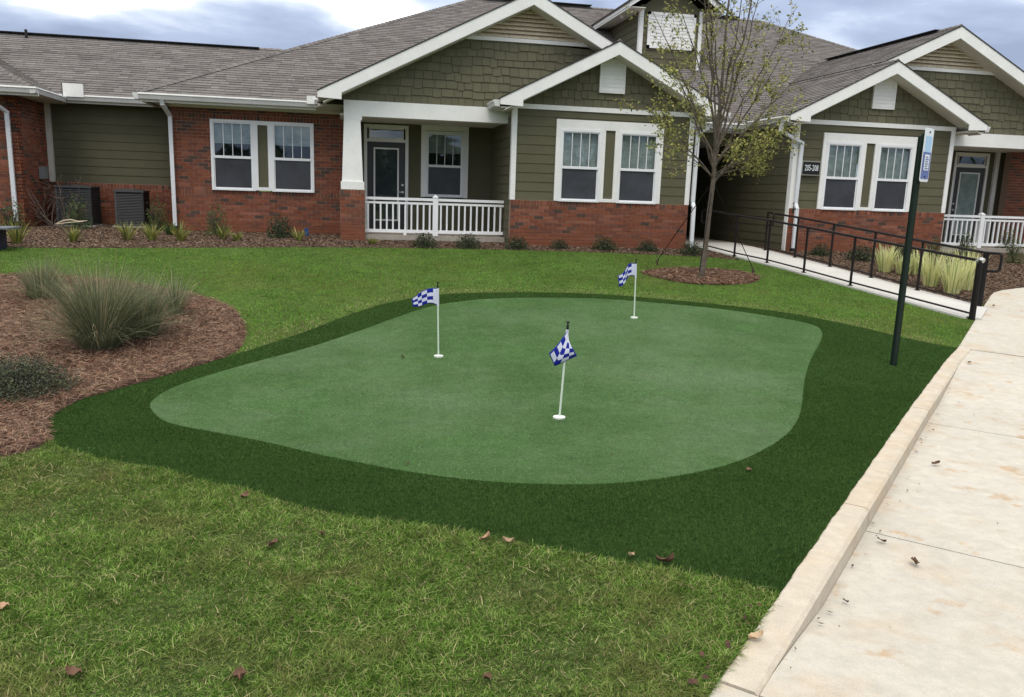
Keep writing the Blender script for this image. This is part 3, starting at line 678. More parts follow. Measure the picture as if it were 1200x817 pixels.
vent_strip((-24, WR, WRZ+.026), (-2.2, WR, WRZ+.026))
MB().tube([(-7.75, 23.7, 4.9), (-7.75, 23.7, 5.33)], .035, 8).build('vent_pipe', M['ridge_vent'], RF)

# ---- shake fields, rakes, gable fronts
def shake_field(poly, plane, single, parent_name='shake_field'):
    """poly (x,z) convex, facing -y"""
    w = part(parent_name); MB().prism(poly, plane, plane+.12, 0.).build('sheathing', M['shake'], w)
    ar = sum(poly[i][0]*poly[(i+1) % len(poly)][1]-poly[(i+1) % len(poly)][0]*poly[i][1] for i in range(len(poly)))
    Q = list(poly) if ar > 0 else list(reversed(poly))
    z0, z1 = min(p[1] for p in Q), max(p[1] for p in Q); x0, x1 = min(p[0] for p in Q), max(p[0] for p in Q)
    st_ = MB(); z = z0; exp = .165
    while z < z1:
        x = x0-random.random()*.2
        while x < x1:
            wd = random.choice((.14, .18, .20, .23, .26)); zb = z-random.choice((0, .0, .0, .02, .03)); q = [(x+.0055, zb), (x+wd-.0055, zb), (x+wd-.0055, z+exp), (x+.0055, z+exp)]; x += wd
            for i in range(len(Q)):
                q = clip(q, Q[i], Q[(i+1) % len(Q)])
                if len(q) < 3: break
            if len(q) < 3: continue
            lo = min(p[1] for p in q); yv = lambda zz: plane-.006-.020*max(0, min(1, (z+exp-zz)/exp))*1.0
            k = len(q); V = [(p[0], yv(p[1]), p[1]) for p in q]+[(p[0], plane-.001, p[1]) for p in q]
            F = [tuple(range(k)), tuple(range(2*k-1, k-1, -1))]+[(i, i+k, (i+1) % k+k, (i+1) % k) for i in range(k)]
            if single and SHAKE_LEFT[0] > 0: SHAKE_LEFT[0] -= 1; MB().add(V, F, 0.).build('shake', M['shake'], w)
            else: st_.add(V, F)
        z += exp
    if st_.v: st_.build('shakes', M['shake'], w, kind='stuff')
    return w
def rake(x_tail, x_in, x_peak, z_tail, z_peak, y, drop=.25, zbot=3.44, ytk=.035):
    """one white rake board with its plumb-cut tail block"""
    zin = z_tail+(z_peak-z_tail)*(x_in-x_tail)/(x_peak-x_tail)
    P = [(x_tail, zbot+.02), (x_tail, z_tail-.01), (x_peak, z_peak-.01), (x_peak, z_peak-.01-drop), (x_in, zin-drop), (x_in, zbot)]
    MB().prism(P, y, y+.024, 0.).build('rake_board', M['white_trim'], H)
    P2 = [(x_tail-.012*np.sign(x_peak-x_tail), z_tail-.012), (x_tail-.012*np.sign(x_peak-x_tail), z_tail+.012), (x_peak, z_peak+.012), (x_peak, z_peak-.012)]
    MB().prism(P2, y-.012, y+.022, 0.).build('drip_edge', M['roof_deck'], H)
def gutter_y(x0, x1, y, z, name='gutter'):        # gutter running along x, face towards -y
    prof = [(y-.12, z), (y-.135, z-.03), (y-.12, z-.05), (y-.10, z-.12), (y-.02, z-.13), (y, z-.13), (y, z), (y-.105, z-.01)]
    V = [(x0, a, b) for a, b in prof]+[(x1, a, b) for a, b in prof]; n = len(prof)
    MB().add(V, [tuple(range(n)), tuple(range(2*n-1, n-1, -1))]+[(i, i+n, (i+1) % n+n, (i+1) % n) for i in range(n)], 0.).build(name, M['gutter'], H)
    MB().box(x0, y, z-.17, x1, y+.02, z+.0, 0.).build('fascia', M['white_trim'], H)
def gutter_x(y0, y1, x, z, face, name='gutter'):  # gutter running along y, face towards face*x
    prof = [(x+face*.12, z), (x+face*.135, z-.03), (x+face*.12, z-.05), (x+face*.10, z-.12), (x+face*.02, z-.13), (x, z-.13), (x, z)]
    V = [(a, y0, b) for a, b in prof]+[(a, y1, b) for a, b in prof]; n = len(prof)
    MB().add(V, [tuple(range(n)), tuple(range(2*n-1, n-1, -1))]+[(i, i+n, (i+1) % n+n, (i+1) % n) for i in range(n)], 0.).build(name, M['gutter'], H)
def downspout(pts, name='downspout', boot=False):
    b = MB(); pts = [Vector(p) for p in pts]
    for p, q in zip(pts[:-1], pts[1:]):
        d = (q-p).normalized(); b.bar(p-d*.02, q+d*.02, .078, .058, 0.)
    # corrugation ribs on the long run
    o = b.build(name, M['downspout'], H)
    if boot: MB().tube([pts[-1]+Vector((0, 0, .02)), pts[-1]-Vector((0, 0, .13))], .055, 8).build('drain_boot', M['rubber'], H)
    return o

def gable_pair(X, big_pk, small_pk, sgn, wall, big_tail, single):
    """the projecting window bay with its small gable and the big porch gable beside it. X maps the left plan to this side"""
    w0, w1 = sorted((X(3.36), X(7.29))); yc = 17.2
    # wainscot, cap course, siding, corner boards
    brick_wall('x', w0, w1, .45, 1.61, yc-.03, -1, rows=[(1.50, 1.61)], single=single)
    c0, c1 = sorted((X(4.28), X(6.62)))
    siding('x', w0+.09, w1-.09, 1.61, 3.46, yc, -1, holes=[(c0, c1, 1.6, 3.27)], back=.14)
    for xx, nm in ((w0, 1), (w1, -1)):
        bx('corner_board', 'white_trim', xx-.012*nm, yc-.028, 1.612, xx+.092*nm, yc+.10, 3.44)
    bx('frieze_board', 'white_trim', w0-.01, yc-.034, 3.44, w1+.01, yc+.02, 3.535)
    # window pair with casings
    cas = part('window_casing'); y = yc-.045
    MB().box(c0, y, 3.085, c1, yc+.01, 3.27).build('head_casing', M['white_trim'], cas)
    for a, b in ((c0, c0+.085), (c0+.985, c0+1.065), (c1-1.065, c1-.985), (c1-.085, c1)): MB().box(a, y, 1.615, b, yc+.01, 3.085).build('side_casing', M['white_trim'], cas)
    MB().box(c0+1.065, y, 1.615, c1-1.065, yc+.01, 1.685).build('sill_casing', M['white_trim'], cas)
    bx('infill_panel', 'siding', c0+1.065, yc-.012, 1.685, c1-1.065, yc+.01, 3.085)
    window_unit(c0+.085, 1.605, yc-.055, blindz=0.); window_unit(c1-.985, 1.605, yc-.055, blindz=0.)
    # side walls of the bay
    inner = X(3.36); outer = X(7.29)
    siding('y', yc+.10, 19.6, .62, 3.30, inner, -sgn, name='siding_wall', back=.1)
    siding('y', yc+.10, 27, .45, 3.42, outer, sgn, name='siding_wall', back=.1)
    # small gable
    pk = small_pk; half = 2.40; zt, zp = 3.58, 4.80
    tri = [(pk-2.02, 3.535), (pk+2.02, 3.535), (pk+2.02, 3.56), (pk, 4.57), (pk-2.02, 3.56)]
    shake_field(tri, yc, single)
    for s in (-1, 1): rake(pk+s*half, pk+s*(half-.46), pk, zt, zp, 16.775)
    for q in (-1, 1):            # boxed-in soffit behind each rake board, level with its lower edge
        MB().slab([(pk+q*(half-.10), 16.80, zt-.20), (pk, 16.80, zp-.25), (pk, 17.2, zp-.25), (pk+q*(half-.10), 17.2, zt-.20)], .02, 0.).build('soffit', M['soffit'], H)
    # gable vent
    v = part('gable_vent'); vw = .275
    vp = [(pk-vw, 3.83), (pk-vw, 4.60), (pk+vw, 4.60), (pk+vw, 3.83)]
    MB().box(pk-vw, yc-.075, 3.83, pk-vw+.035, yc-.02, 4.50).box(pk+vw-.035, yc-.075, 3.83, pk+vw, yc-.02, 4.50).box(pk-vw+.035, yc-.075, 3.83, pk+vw-.035, yc-.02, 3.865).build('vent_frame', M['white_trim'], v)
    MB().box(pk-vw+.035, yc-.045, 3.865, pk+vw-.035, yc-.02, 4.50).build('vent_back', M['soffit'], v)
    z = 3.87
    while z < 4.45: MB().add([(pk-vw+.035, yc-.068, z), (pk+vw-.035, yc-.068, z), (pk+vw-.035, yc-.061, z+.078), (pk-vw+.035, yc-.061, z+.078)], [(0, 1, 2, 3)]).build('vent_slat', M['white_trim'], v); z += .08
    yb = lambda z: EV+2*(z-EZ)
    s = sgn                      # side away from the big gable
    roof_face([(pk-s*half, 16.8, zt), (pk, 16.8, zp), (pk, 17.72, zp), (pk-s*half, 17.72, zt)])
    roof_face([(pk+s*half, 16.8, zt), (pk, 16.8, zp), (pk, yb(zp), zp), (pk+s*half, yb(zt), zt)])
    cap((pk, 16.8, zp), (pk, yb(zp), zp), .14)
    # eaves: gutter returns on both sides of the small gable
    gutter_x(16.83, 17.68, pk-s*half, zt-.03, -s); gutter_x(16.83, EV-.02, pk+s*half, zt-.03, s)
    for sd in (-1, 1):
        a, b = sorted((pk+sd*(half-.02), (w0 if sd < 0 else w1)+sd*.02)); MB().box(a, 16.84, 3.40, b, EV if sd == s else 17.6, 3.43).build('soffit', M['soffit'], H)
    # big gable
    bk = big_pk; bt = big_tail; zb = 5.72; ztb = 3.585; yB = 17.7
    rake(bt, bt+s*.46, bk, ztb, zb, 17.272)
    xe = pk+(-s)*.0; ze = zb-(zb-zp)*1.0
    # inner rake dies into the small gable roof
    P = [(bk, zb-.01), (pk, zp+.05), (pk, zp-.20), (bk, zb-.26)]
    MB().prism(P, 17.272, 17.299, 0.).build('rake_board', M['white_trim'], H)
    MB().prism([(bk, zb+.012), (pk, zp+.067), (pk, zp+.045), (bk, zb-.012)], 17.262, 17.298, 0.).build('drip_edge', M['roof_deck'], H)
    roof_face([(bt, 17.3, ztb), (bk, 17.3, zb), (bk, yb(zb), zb), (bt, yb(ztb), ztb)])
    roof_face([(bk, 17.3, zb), (pk, 17.3, zp+.055), (pk, yb(zp+.055), zp+.055), (bk, yb(zb), zb)])
    cap((bk, 17.3, zb), (bk, yb(zb), zb), .14); vent_strip((bk, 18.0, zb+.035), (bk, 22.6, zb+.035))
    MB().slab([(bt+s*.10, 17.3, ztb-.20), (bk, 17.3, zb-.25), (bk, 17.7, zb-.25), (bt+s*.10, 17.7, ztb-.20)], .02, 0.).build('soffit', M['soffit'], H)
    MB().slab([(bk, 17.3, zb-.25), (pk, 17.3, zp-.19), (pk, 17.7, zp-.19), (bk, 17.7, zb-.25)], .02, 0.).build('soffit', M['soffit'], H)
    # louvre triangle and shakes
    zl = 4.87; sl = (zb-ztb)/abs(bk-bt); slr = (zb-zp)/abs(pk-bk)
    lx = bk-s*(zb-.10-zl)/sl*1.0; rx = bk+s*(zb-.10-zl)/slr; rx = max(min(rx, max(pk, bk)), min(pk, bk)); zlo = 3.475; rf = lambda u: ztb+sl*abs(u-bt)-.085
    lo = bt+s*.42
    shake_field([(lo, 3.475), (X(3.3), 3.475), (pk, 4.60), (pk, zp-.07), (lx, zl-.02), (lo, rf(lo))], yB, single)
    lv = part('louvre_vent'); tri = [(lx, zl), (rx, zl), (bk, zb-.12)]
    MB().prism(tri, yB+.03, yB+.10, 0.).build('vent_back', M['dark_room'], lv)
    z = zl; k = 9; hgt = zb-.12-zl
    for i in range(k):
        za, zc = zl+hgt*i/k, zl+hgt*(i+1)/k; f0, f1 = 1-i/k, 1-(i+1)/k
        V = [(bk+(lx-bk)*f0, yB-.055, za), (bk+(rx-bk)*f0, yB-.055, za), (bk+(rx-bk)*f1, yB+.03, zc), (bk+(lx-bk)*f1, yB+.03, zc)]
        V += [(p[0], p[1], p[2]+.022) for p in V]
        MB().add(V, [(0,3,2,1),(4,5,6,7),(0,1,5,4),(1,2,6,5),(2,3,7,6),(3,0,4,7)], random.random()).build('louvre_slat', M['louver'], lv)
    a, b = sorted((lx-s*.02, pk)); bx('vent_sill', 'white_trim', a, yB-.05, zl-.08, b, yB+.02, zl-.005)
    # porch: beam, column, pier, ceiling, floor
    a, b = sorted((X(0.0), X(3.54))); bx('porch_beam', 'white_trim', a, yB-.03, 3.17, b, yB+.30, 3.475)
    a, b = sorted((X(0.0)-s*.02, X(.34))); bx('beam_block', 'white_trim', a, yB-.05, 3.09, b, yB+.32, 3.47)
    cx = X(.145); col_ = MB(); z0, z1 = 1.73, 3.09
    V = [(cx+sx*hw, yB+.12+sy*hw, z) for z, hw in ((z0, .215), (z1, .165)) for sx, sy in ((-1,-1),(1,-1),(1,1),(-1,1))]
    col_.add(V, [(0,3,2,1),(4,5,6,7),(0,1,5,4),(1,2,6,5),(2,3,7,6),(3,0,4,7)], 0.).build('porch_column', M['white_trim'], H)
    bx('column_base', 'white_trim', cx-.235, yB-.115, 1.71, cx+.235, yB+.355, 1.87)
    brick_wall('x', cx-.245, cx+.245, .45, 1.70, yB-.13, -1, single=single, rows=[(1.63, 1.70)], name='brick_pier')
    for f in (-1, 1): brick_wall('y', yB-.12, yB+.36, .45, 1.70, cx+f*.245, f, rows=[(1.63, 1.70)], name='brick_pier', thick=.1)
    a, b = sorted((X(-.1), X(3.40))); bx('porch_ceiling', 'soffit', a, yB+.29, 3.2, b, 19.62, 3.24)
    bx('porch_slab', 'concrete_porch', a, yB-.02, .55, b, 19.62, .80)
    # porch back wall with door and window
    d0, d1 = sorted((X(.42), X(1.42))); p0, p1 = sorted((X(1.71), X(2.80))); a, b = sorted((X(-.1), X(3.36))); yD = 19.6
    siding('x', a, b, .80, 3.22, yD, -1, holes=[(d0, d1, .7, 3.16), (p0, p1, 1.58, 3.30)])
    y = yD-.04
    cs = part('window_casing'); MB().box(p0, y, 3.085, p1, yD+.01, 3.22).build('head_casing', M['white_trim'], cs)
    MB().box(p0, y, 1.59, p0+.095, yD+.01, 3.085).build('side_casing', M['white_trim'], cs); MB().box(p1-.095, y, 1.59, p1, yD+.01, 3.085).build('side_casing', M['white_trim'], cs)
    window_unit(p0+.095, 1.595, yD-.05)
    dr = part('front_door')
    f = MB(); f.box(d0, y, .80, d0+.07, yD+.02, 3.16).box(d1-.07, y, .80, d1, yD+.02, 3.16).box(d0+.07, y, 3.09, d1-.07, yD+.02, 3.16).box(d0+.07, y, 2.785, d1-.07, yD+.02, 2.845); f.build('door_frame', M['white_trim'], dr)
    MB().box(d0+.07, yD-.005, .81, d1-.07, yD+.04, 2.785).build('door_leaf', M['door'], dr)
    MB().box(d0+.13, yD-.01, 2.88, d1-.13, yD-.005, 3.06).build('transom_pane', M['glass'], dr)
    MB().box(d0+.07, yD+.0, 2.845, d1-.07, yD+.01, 3.09).build('transom_back', M['dark_room'], dr)
    g = MB(); g.box(d0+.11, y+.015, 2.845, d0+.13, yD, 3.09).box(d1-.13, y+.015, 2.845, d1-.11, yD, 3.09).box(d0+.13, y+.015, 3.06, d1-.13, yD, 3.09).box(d0+.13, y+.015, 2.845, d1-.13, yD, 2.88); g.build('transom_sash', M['white_trim'], dr)
    l0, l1, m0, m1 = d0+.215, d1-.215, 1.02, 2.66
    g = MB(); q = .035; g.box(l0, yD-.022, m0, l0+q, yD-.004, m1).box(l1-q, yD-.022, m0, l1, yD-.004, m1).box(l0+q, yD-.022, m1-q, l1-q, yD-.004, m1).box(l0+q, yD-.022, m0, l1-q, yD-.004, m0+q); g.build('lite_frame', M['white_trim'], dr)
    MB().box(l0+q, yD-.014, m0+q, l1-q, yD-.010, m1-q).build('pane', M['glass'], dr)
    MB().box(l0+q, yD-.0095, m0+q, l1-q, yD-.006, m1-q).build('door_blind', M['screen' if s > 0 else 'blind'], dr)
    hx_ = d1-.13 if s > 0 else d0+.13
    hd = MB(); hd.tube([(hx_, yD-.005, 1.68), (hx_, yD-.05, 1.68)], .028, 10); hd.bar((hx_, yD-.05, 1.68), (hx_-s*.11, yD-.055, 1.68), .02, .02); hd.build('door_handle', M['metal_silver'], dr)
    MB().tube([(hx_, yD-.005, 1.84), (hx_, yD-.03, 1.84)], .028, 10).build('deadbolt', M['metal_silver'], dr)
I = lambda u: u
_xs = [-6., -.52, 3.36, 7.29, 9.]; _ys = [23.1, 17.62, 13.62, 9.68, 7.97]
Xr = lambda u: float(np.interp(u, _xs, _ys))
gable_pair(I, 3.74, 5.42, 1, None, -.52, True)
gable_pair(Xr, 13.52, 11.70, -1, None, 17.78, True)

# ---- left brick house front
WL = -3.6
hl = (-2.82, -.67)
brick_wall('x', WL, .22, .45, 3.30, 19.2, -1, holes=[(hl[0], hl[1], 1.595, 3.09)], rows=[(1.50, 1.595), (3.09, 3.19)])
bx('frieze_board', 'soffit', WL-.02, 19.16, 3.30, .2, 19.35, 3.40)
window_unit(hl[0], 1.605, 19.15); window_unit(hl[1]-.90, 1.605, 19.15)
cs = part('window_casing'); a, b = hl[0]+.90, hl[1]-.90
MB().box(a, 19.155, 1.62, a+.07, 19.24, 3.085).build('side_casing', M['vinyl'], cs); MB().box(b-.07, 19.155, 1.62, b, 19.24, 3.085).build('side_casing', M['vinyl'], cs)
MB().box(a+.07, 19.155, 1.62, b-.07, 19.24, 1.69).build('sill_casing', M['vinyl'], cs); MB().box(a+.07, 19.155, 3.0, b-.07, 19.24, 3.085).build('head_casing', M['vinyl'], cs)
bx('infill_panel', 'siding', a+.07, 19.185, 1.69, b-.07, 19.24, 3.0)
gutter_y(E0+.0, -.60, EV+.02, EZ+.0); bx('soffit', 'soffit', E0+.02, EV+.04, 3.385, -.1, 19.2, 3.40)
gutter_y(-.62, -.56, EV-.1, EZ+.05)
bx('splash_guard', 'white_trim', -.78, EV-.13, 3.44, -.60, EV-.115, 3.60)
siding('y', 19.22, 21, .45, 3.42, WL, -1)
MB().box(E0+.05, 18.75, 3.40, WL+.3, 20.9, 3.42).build('soffit', M['soffit'], H)
gutter_x(EV, 20.6, E0, EZ, -1)
downspout([(-3.66, 18.66, 3.38), (-3.66, 18.70, 3.30), (-3.60, 19.10, 3.10), (-3.60, 19.12, .80)], boot=True)
# ---- recess and left wing
YR = 20.95
siding('x', -6.57, WL, 1.66, 3.42, YR, -1); brick_wall('x', -6.57, WL, .45, 1.66, YR-.02, -1, rows=[(1.56, 1.66)])
gutter_y(-6.22, WL-.35, WV+.02, WZ+.0); bx('soffit', 'soffit', -6.4, WV+.04, 3.40, WL, YR, 3.42)
bx('splash_guard', 'white_trim', -6.05, WV-.13, 3.50, -5.62, WV-.115, 3.78); bx('splash_guard', 'white_trim', -6.05, WV-.13, 3.50, -6.035, WV+.25, 3.78)
brick_wall('y', 19.2, YR, .45, 3.36, -6.57, 1)
brick_wall('x', -10.5, -6.57, .45, 3.36, 19.2, -1)
bx('corner_board', 'soffit', -6.565, YR-.12, 1.66, -6.46, YR-.02, 3.40)
bx('soffit', 'soffit', -24, 18.74, 3.37, -6.12, 19.3, 3.385); bx('soffit', 'soffit', -6.6, 19.3, 3.37, -6.12, YR, 3.385)
gutter_y(-24, XH+.12, EV+.02, EZ); gutter_x(EV-.1, WV-.10, XH, EZ, 1)
downspout([(-6.95, 18.68, 3.38), (-6.95, 18.70, 3.28), (-6.72, 19.1, 3.02), (-6.72, 19.12, .85)])
bx('wall_behind', 'siding', -24, 19.4, .45, -10.5, 19.6, 3.36)
bx('meter_box', 'meter_grey', -6.56, 20.18, 1.72, -6.44, 20.38, 1.98)
# ---- right brick front beyond the right porch
brick_wall('x', 16.98, 20.2, .45, 3.30, 19.2, -1); bx('corner_board', 'white_trim', 16.82, 19.52, .80, 16.93, 19.62, 3.2)
bx('soffit', 'soffit', 16.9, EV+.04, 3.385, 21, 19.2, 3.40); gutter_y(17.9, 21.3, EV+.02, EZ)
# ---- breezeway between the bays
gutter_y(7.85, 9.25, EV+.02, EZ); bx('soffit', 'soffit', 7.3, EV+.04, 3.30, 9.68, 19.1, 3.32); bx('breezeway_header', 'siding', 7.3, 19.1, 3.05, 9.68, 19.25, 3.5)
bx('breezeway_ceiling', 'soffit', 7.3, 19.25, 3.12, 9.68, 26.5, 3.16)
bx('breezeway_floor', 'concrete_porch', 7.4, 18.88, .5, 9.57, 27, .705)
siding('x', 7.3, 9.68, .70, 3.12, 26.4, -1); bx('breezeway_door', 'door', 8.0, 26.33, .70, 8.95, 26.39, 2.75)
for sgn_, xw in ((1, 7.29), (-1, 9.68)): pass
bx('corner_board', 'white_trim', 9.655, 17.16, .62, 9.672, 17.30, 3.42)
downspout([(7.88, 17.05, 3.45), (7.88, 17.06, 3.38), (7.37, 17.12, 3.12), (7.37, 17.13, 1.66), (7.37, 17.06, 1.56), (7.37, 17.04, .72)])
downspout([(9.22, 16.98, 3.45), (9.22, 17.0, 3.24), (9.80, 17.10, 3.02), (9.80, 17.13, 1.72), (9.80, 17.05, 1.60), (9.80, 17.04, .74)])
bx('drain_boot', 'rubber', 9.75, 17.0, .62, 9.86, 17.09, .74)
# ---- cupola on the main roof
cu = part('cupola'); cx0, cx1, cyf = 7.63, 9.34, 22.0; cz0, cz1 = 4.9, 6.62
for z in np.arange(5.0, 6.55, .188):
    MB().add([(cx0, cyf-.018, z), (cx1, cyf-.018, z), (cx1, cyf-.004, z+.188), (cx0, cyf-.004, z+.188), (cx0, cyf+.1, z), (cx1, cyf+.1, z), (cx1, cyf+.1, z+.188), (cx0, cyf+.1, z+.188)], [(0,1,2,3),(0,4,5,1),(0,3,7,4),(1,5,6,2)], 0.).build('siding_board', M['siding'], cu)
    for xx, f in ((cx0, -1), (cx1, 1)):
        MB().add([(xx+f*.018, cyf, z), (xx+f*.018, 25, z), (xx+f*.004, 25, z+.188), (xx+f*.004, cyf, z+.188), (xx-f*.1, cyf, z), (xx-f*.1, 25, z), (xx-f*.1, 25, z+.188), (xx-f*.1, cyf, z+.188)], [(0,1,2,3),(0,4,5,1),(0,3,7,4)], 0.).build('siding_board', M['siding'], cu)
for xx in (cx0-.02, cx1-.08): MB().box(xx, cyf-.03, 5.1, xx+.10, cyf+.08, cz1).build('corner_board', M['white_trim'], cu)
MB().box(cx0-.025, cyf-.03, 5.1, cx0-.02, cyf+.10, cz1).build('corner_board', M['white_trim'], cu)
# white louvre panel
pl = [(7.83, 9.16, 5.62, 6.52)][0]
g = MB(); g.box(pl[0], cyf-.06, pl[2], pl[0]+.07, cyf-.02, pl[3]).box(pl[1]-.07, cyf-.06, pl[2], pl[1], cyf-.02, pl[3]).box(pl[0], cyf-.06, pl[3]-.07, pl[1], cyf-.02, pl[3]).box(pl[0], cyf-.06, pl[2], pl[1], cyf-.02, pl[2]+.07).box((pl[0]+pl[1])/2-.02, cyf-.06, pl[2], (pl[0]+pl[1])/2+.02, cyf-.02, pl[3]); g.build('louvre_frame', M['white_trim'], cu)
z = pl[2]+.07
while z < pl[3]-.09: MB().add([(pl[0]+.07, cyf-.05, z), (pl[1]-.07, cyf-.05, z), (pl[1]-.07, cyf-.042, z+.078), (pl[0]+.07, cyf-.042, z+.078)], [(0, 1, 2, 3)], 0.).build('louvre_slat', M['white_trim'], cu); z += .08
ridge = 7.55; xm = (cx0+cx1)/2; o0, o1 = cx0-.45, cx1+.45
MB().prism([(cx0, cz1-.01), (cx1, cz1-.01), (xm, ridge-.3)], cyf, cyf+.1, 0.).build('gable', M['siding'], cu)
for xe, s in ((o0, 1), (o1, -1)):
    MB().prism([(xe, 6.52), (xe, 6.66), (xm, ridge), (xm, ridge-.18)], cyf-.38, cyf-.345, 0.).build('rake_board', M['white_trim'], cu)
    MB().box(xe, cyf-.36, 6.50, xe+s*.03, 25.2, 6.66, 0.).build('eave_fascia', M['white_trim'], cu)
    MB().box(xe, cyf-.34, 6.53, xe+s*.46, 25.2, 6.55, 0.).build('soffit', M['soffit'], cu)
    roof_face([(xe-s*.03, cyf-.42, 6.66), (xm, cyf-.42, ridge+.03), (xm, 26.9, ridge+.03), (xe-s*.03, 25.3, 6.66)], soffit=False)
SH.build('shingles', M['shingle'], RF, kind='stuff')
# floodlight under the cupola eave
MB().tube([(7.3, 22.6, 6.52), (7.3, 22.55, 6.44)], .04, 8).build('flood_light', M['white_trim'], cu)

# ---- house number plaque
plq = part('number_plaque')
MB().box(9.85, 17.10, 2.335, 10.31, 17.14, 2.65, 0.).build('plaque_frame', M['sign_frame'], plq); MB().box(9.875, 17.093, 2.36, 10.285, 17.10, 2.625, 0.).build('plaque_face', M['sign_black'], plq)
def text_mesh(txt, size, name, m, parent, matrix, ext=.002, sx=1.):
    c = bpy.data.curves.new(name, 'FONT'); c.body = txt; c.size = size; c.align_x = 'CENTER'; c.align_y = 'CENTER'; c.extrude = ext; c.resolution_u = 2
    t = bpy.data.objects.new(name, c); COL.objects.link(t); dg = bpy.context.evaluated_depsgraph_get(); dg.update()
    me = bpy.data.meshes.new_from_object(t.evaluated_get(dg)); bpy.data.objects.remove(t)
    me.transform(Matrix.Diagonal((sx, 1, 1, 1))); me.transform(matrix); me.materials.clear(); return link(name, me, m, parent)
text_mesh('205-208', .185, 'plaque_lettering', M['sign_white'], plq, Matrix.Translation((10.08, 17.089, 2.492)) @ Matrix.Rotation(math.radians(90), 4, 'X'), sx=.54)

# ------------------------------------------------------------------ railings and handrails
def porch_rail(label, x0, x1, y=17.83, zf=.80):
    t = thing('porch_railing', label, 'railing', ((x0+x1)/2, y, zf), 'white railings along the porches')
    MB().box(x0, y-.035, 1.52, x1, y+.035, 1.575).build('top_rail', M['vinyl'], t); MB().box(x0, y-.022, 1.44, x1, y+.022, 1.485).build('sub_rail', M['vinyl'], t)
    MB().box(x0, y-.025, .845, x1, y+.025, .91).build('bottom_rail', M['vinyl'], t)
    xm = (x0+x1)/2; p = MB(); p.box(xm-.055, y-.055, .74, xm+.055, y+.055, 1.60)
    p.add([(xm-.065, y-.065, 1.60), (xm+.065, y-.065, 1.60), (xm+.065, y+.065, 1.60), (xm-.065, y+.065, 1.60), (xm, y, 1.65)], [(0,1,4),(1,2,4),(2,3,4),(3,0,4),(0,3,2,1)]); p.build('post', M['vinyl'], t)
    for s in (0, 1):
        a, b = (x0, xm-.055) if s == 0 else (xm+.055, x1); n = 11
        for i in range(n):
            x = a+(b-a)*(i+.5)/n; MB().box(x-.017, y-.017, .91, x+.017, y+.017, 1.44).build('baluster', M['vinyl'], t)
    MB().box(x0+.8, y-.02, .80, x0+.86, y+.02, .845).build('foot', M['vinyl'], t)
porch_rail('white baluster railing on the left porch, between brick pier and window bay', .40, 3.34)
porch_rail('white baluster railing on the far right porch behind the planted mulch', 13.66, 16.7)

def handrail(label, P, loops, H_=.82):
    """P: plan points of the posts in order; top rail and toe rail between them"""
    t = thing('ramp_handrail', label, 'handrail', (P[0][0], P[0][1], float(T(*P[0]))), 'black metal handrails along the ramp')
    top = [(x, y, float(T(x, y))+.03+H_) for x, y in P]
    MB().tube(top, .021, 8).build('top_rail', M['black_metal'], t)
    bot = [(x, y, float(T(x, y))+.03+.06) for x, y in P]; MB().tube(bot, .016, 6).build('bottom_rail', M['black_metal'], t)
    for x, y in P:
        z = float(T(x, y)); MB().tube([(x, y, z-.02), (x, y, z+.03+H_)], .022, 8).build('post', M['black_metal'], t)
        MB().tube([(x, y, z+.03), (x, y, z+.04)], .045, 8).build('base_flange', M['black_metal'], t)
    for (end, dx, dy, ln) in loops:
        x, y = P[end]; z = float(T(x, y))+.03+H_; d = Vector((dx, dy, 0)).normalized()
        pts = [Vector((x, y, z)), Vector((x, y, z))+d*ln, Vector((x, y, z))+d*(ln+.03)-Vector((0, 0, .03)), Vector((x, y, z))+d*(ln+.03)-Vector((0, 0, .24)), Vector((x, y, z))+d*ln-Vector((0, 0, .27)), Vector((x, y, z-.27))]
        MB().tube(pts, .020, 8).build('end_loop', M['black_metal'], t)
    return t
near_P = [(7.78, 17.15), (7.86, 15.95), (8.12, 15.05), (8.28, 13.95), (8.42, 12.68), (8.80, 10.28)]
n_ = handrail('black metal handrail on the lawn side of the concrete ramp', near_P, [(0, -.1, 1, .28)])
MB().tube([(8.815, 10.25, .16), (8.815, 10.25, 1.02)], .034, 10).build('end_post', M['black_metal'], n_)
e_ = MB(); e_.tube([(8.80, 10.30, 1.00), (8.815, 10.25, 1.035), (8.83, 10.21, 1.02)], .036, 8); e_.build('elbow', M['metal_silver'], n_)
far_P = [(9.12, 17.05), (9.17, 15.85), (9.27, 14.70), (9.36, 13.50), (9.44, 12.32), (9.60, 11.10)]
f_ = handrail('black metal handrail on the planting side of the ramp, beside the right house', far_P, [(0, -.1, -1, .30), (5, .45, -1, .22)])
MB().tube([(9.62, 11.07, .16), (9.62, 11.07, 1.08)], .030, 10).build('end_post', M['black_metal'], f_)

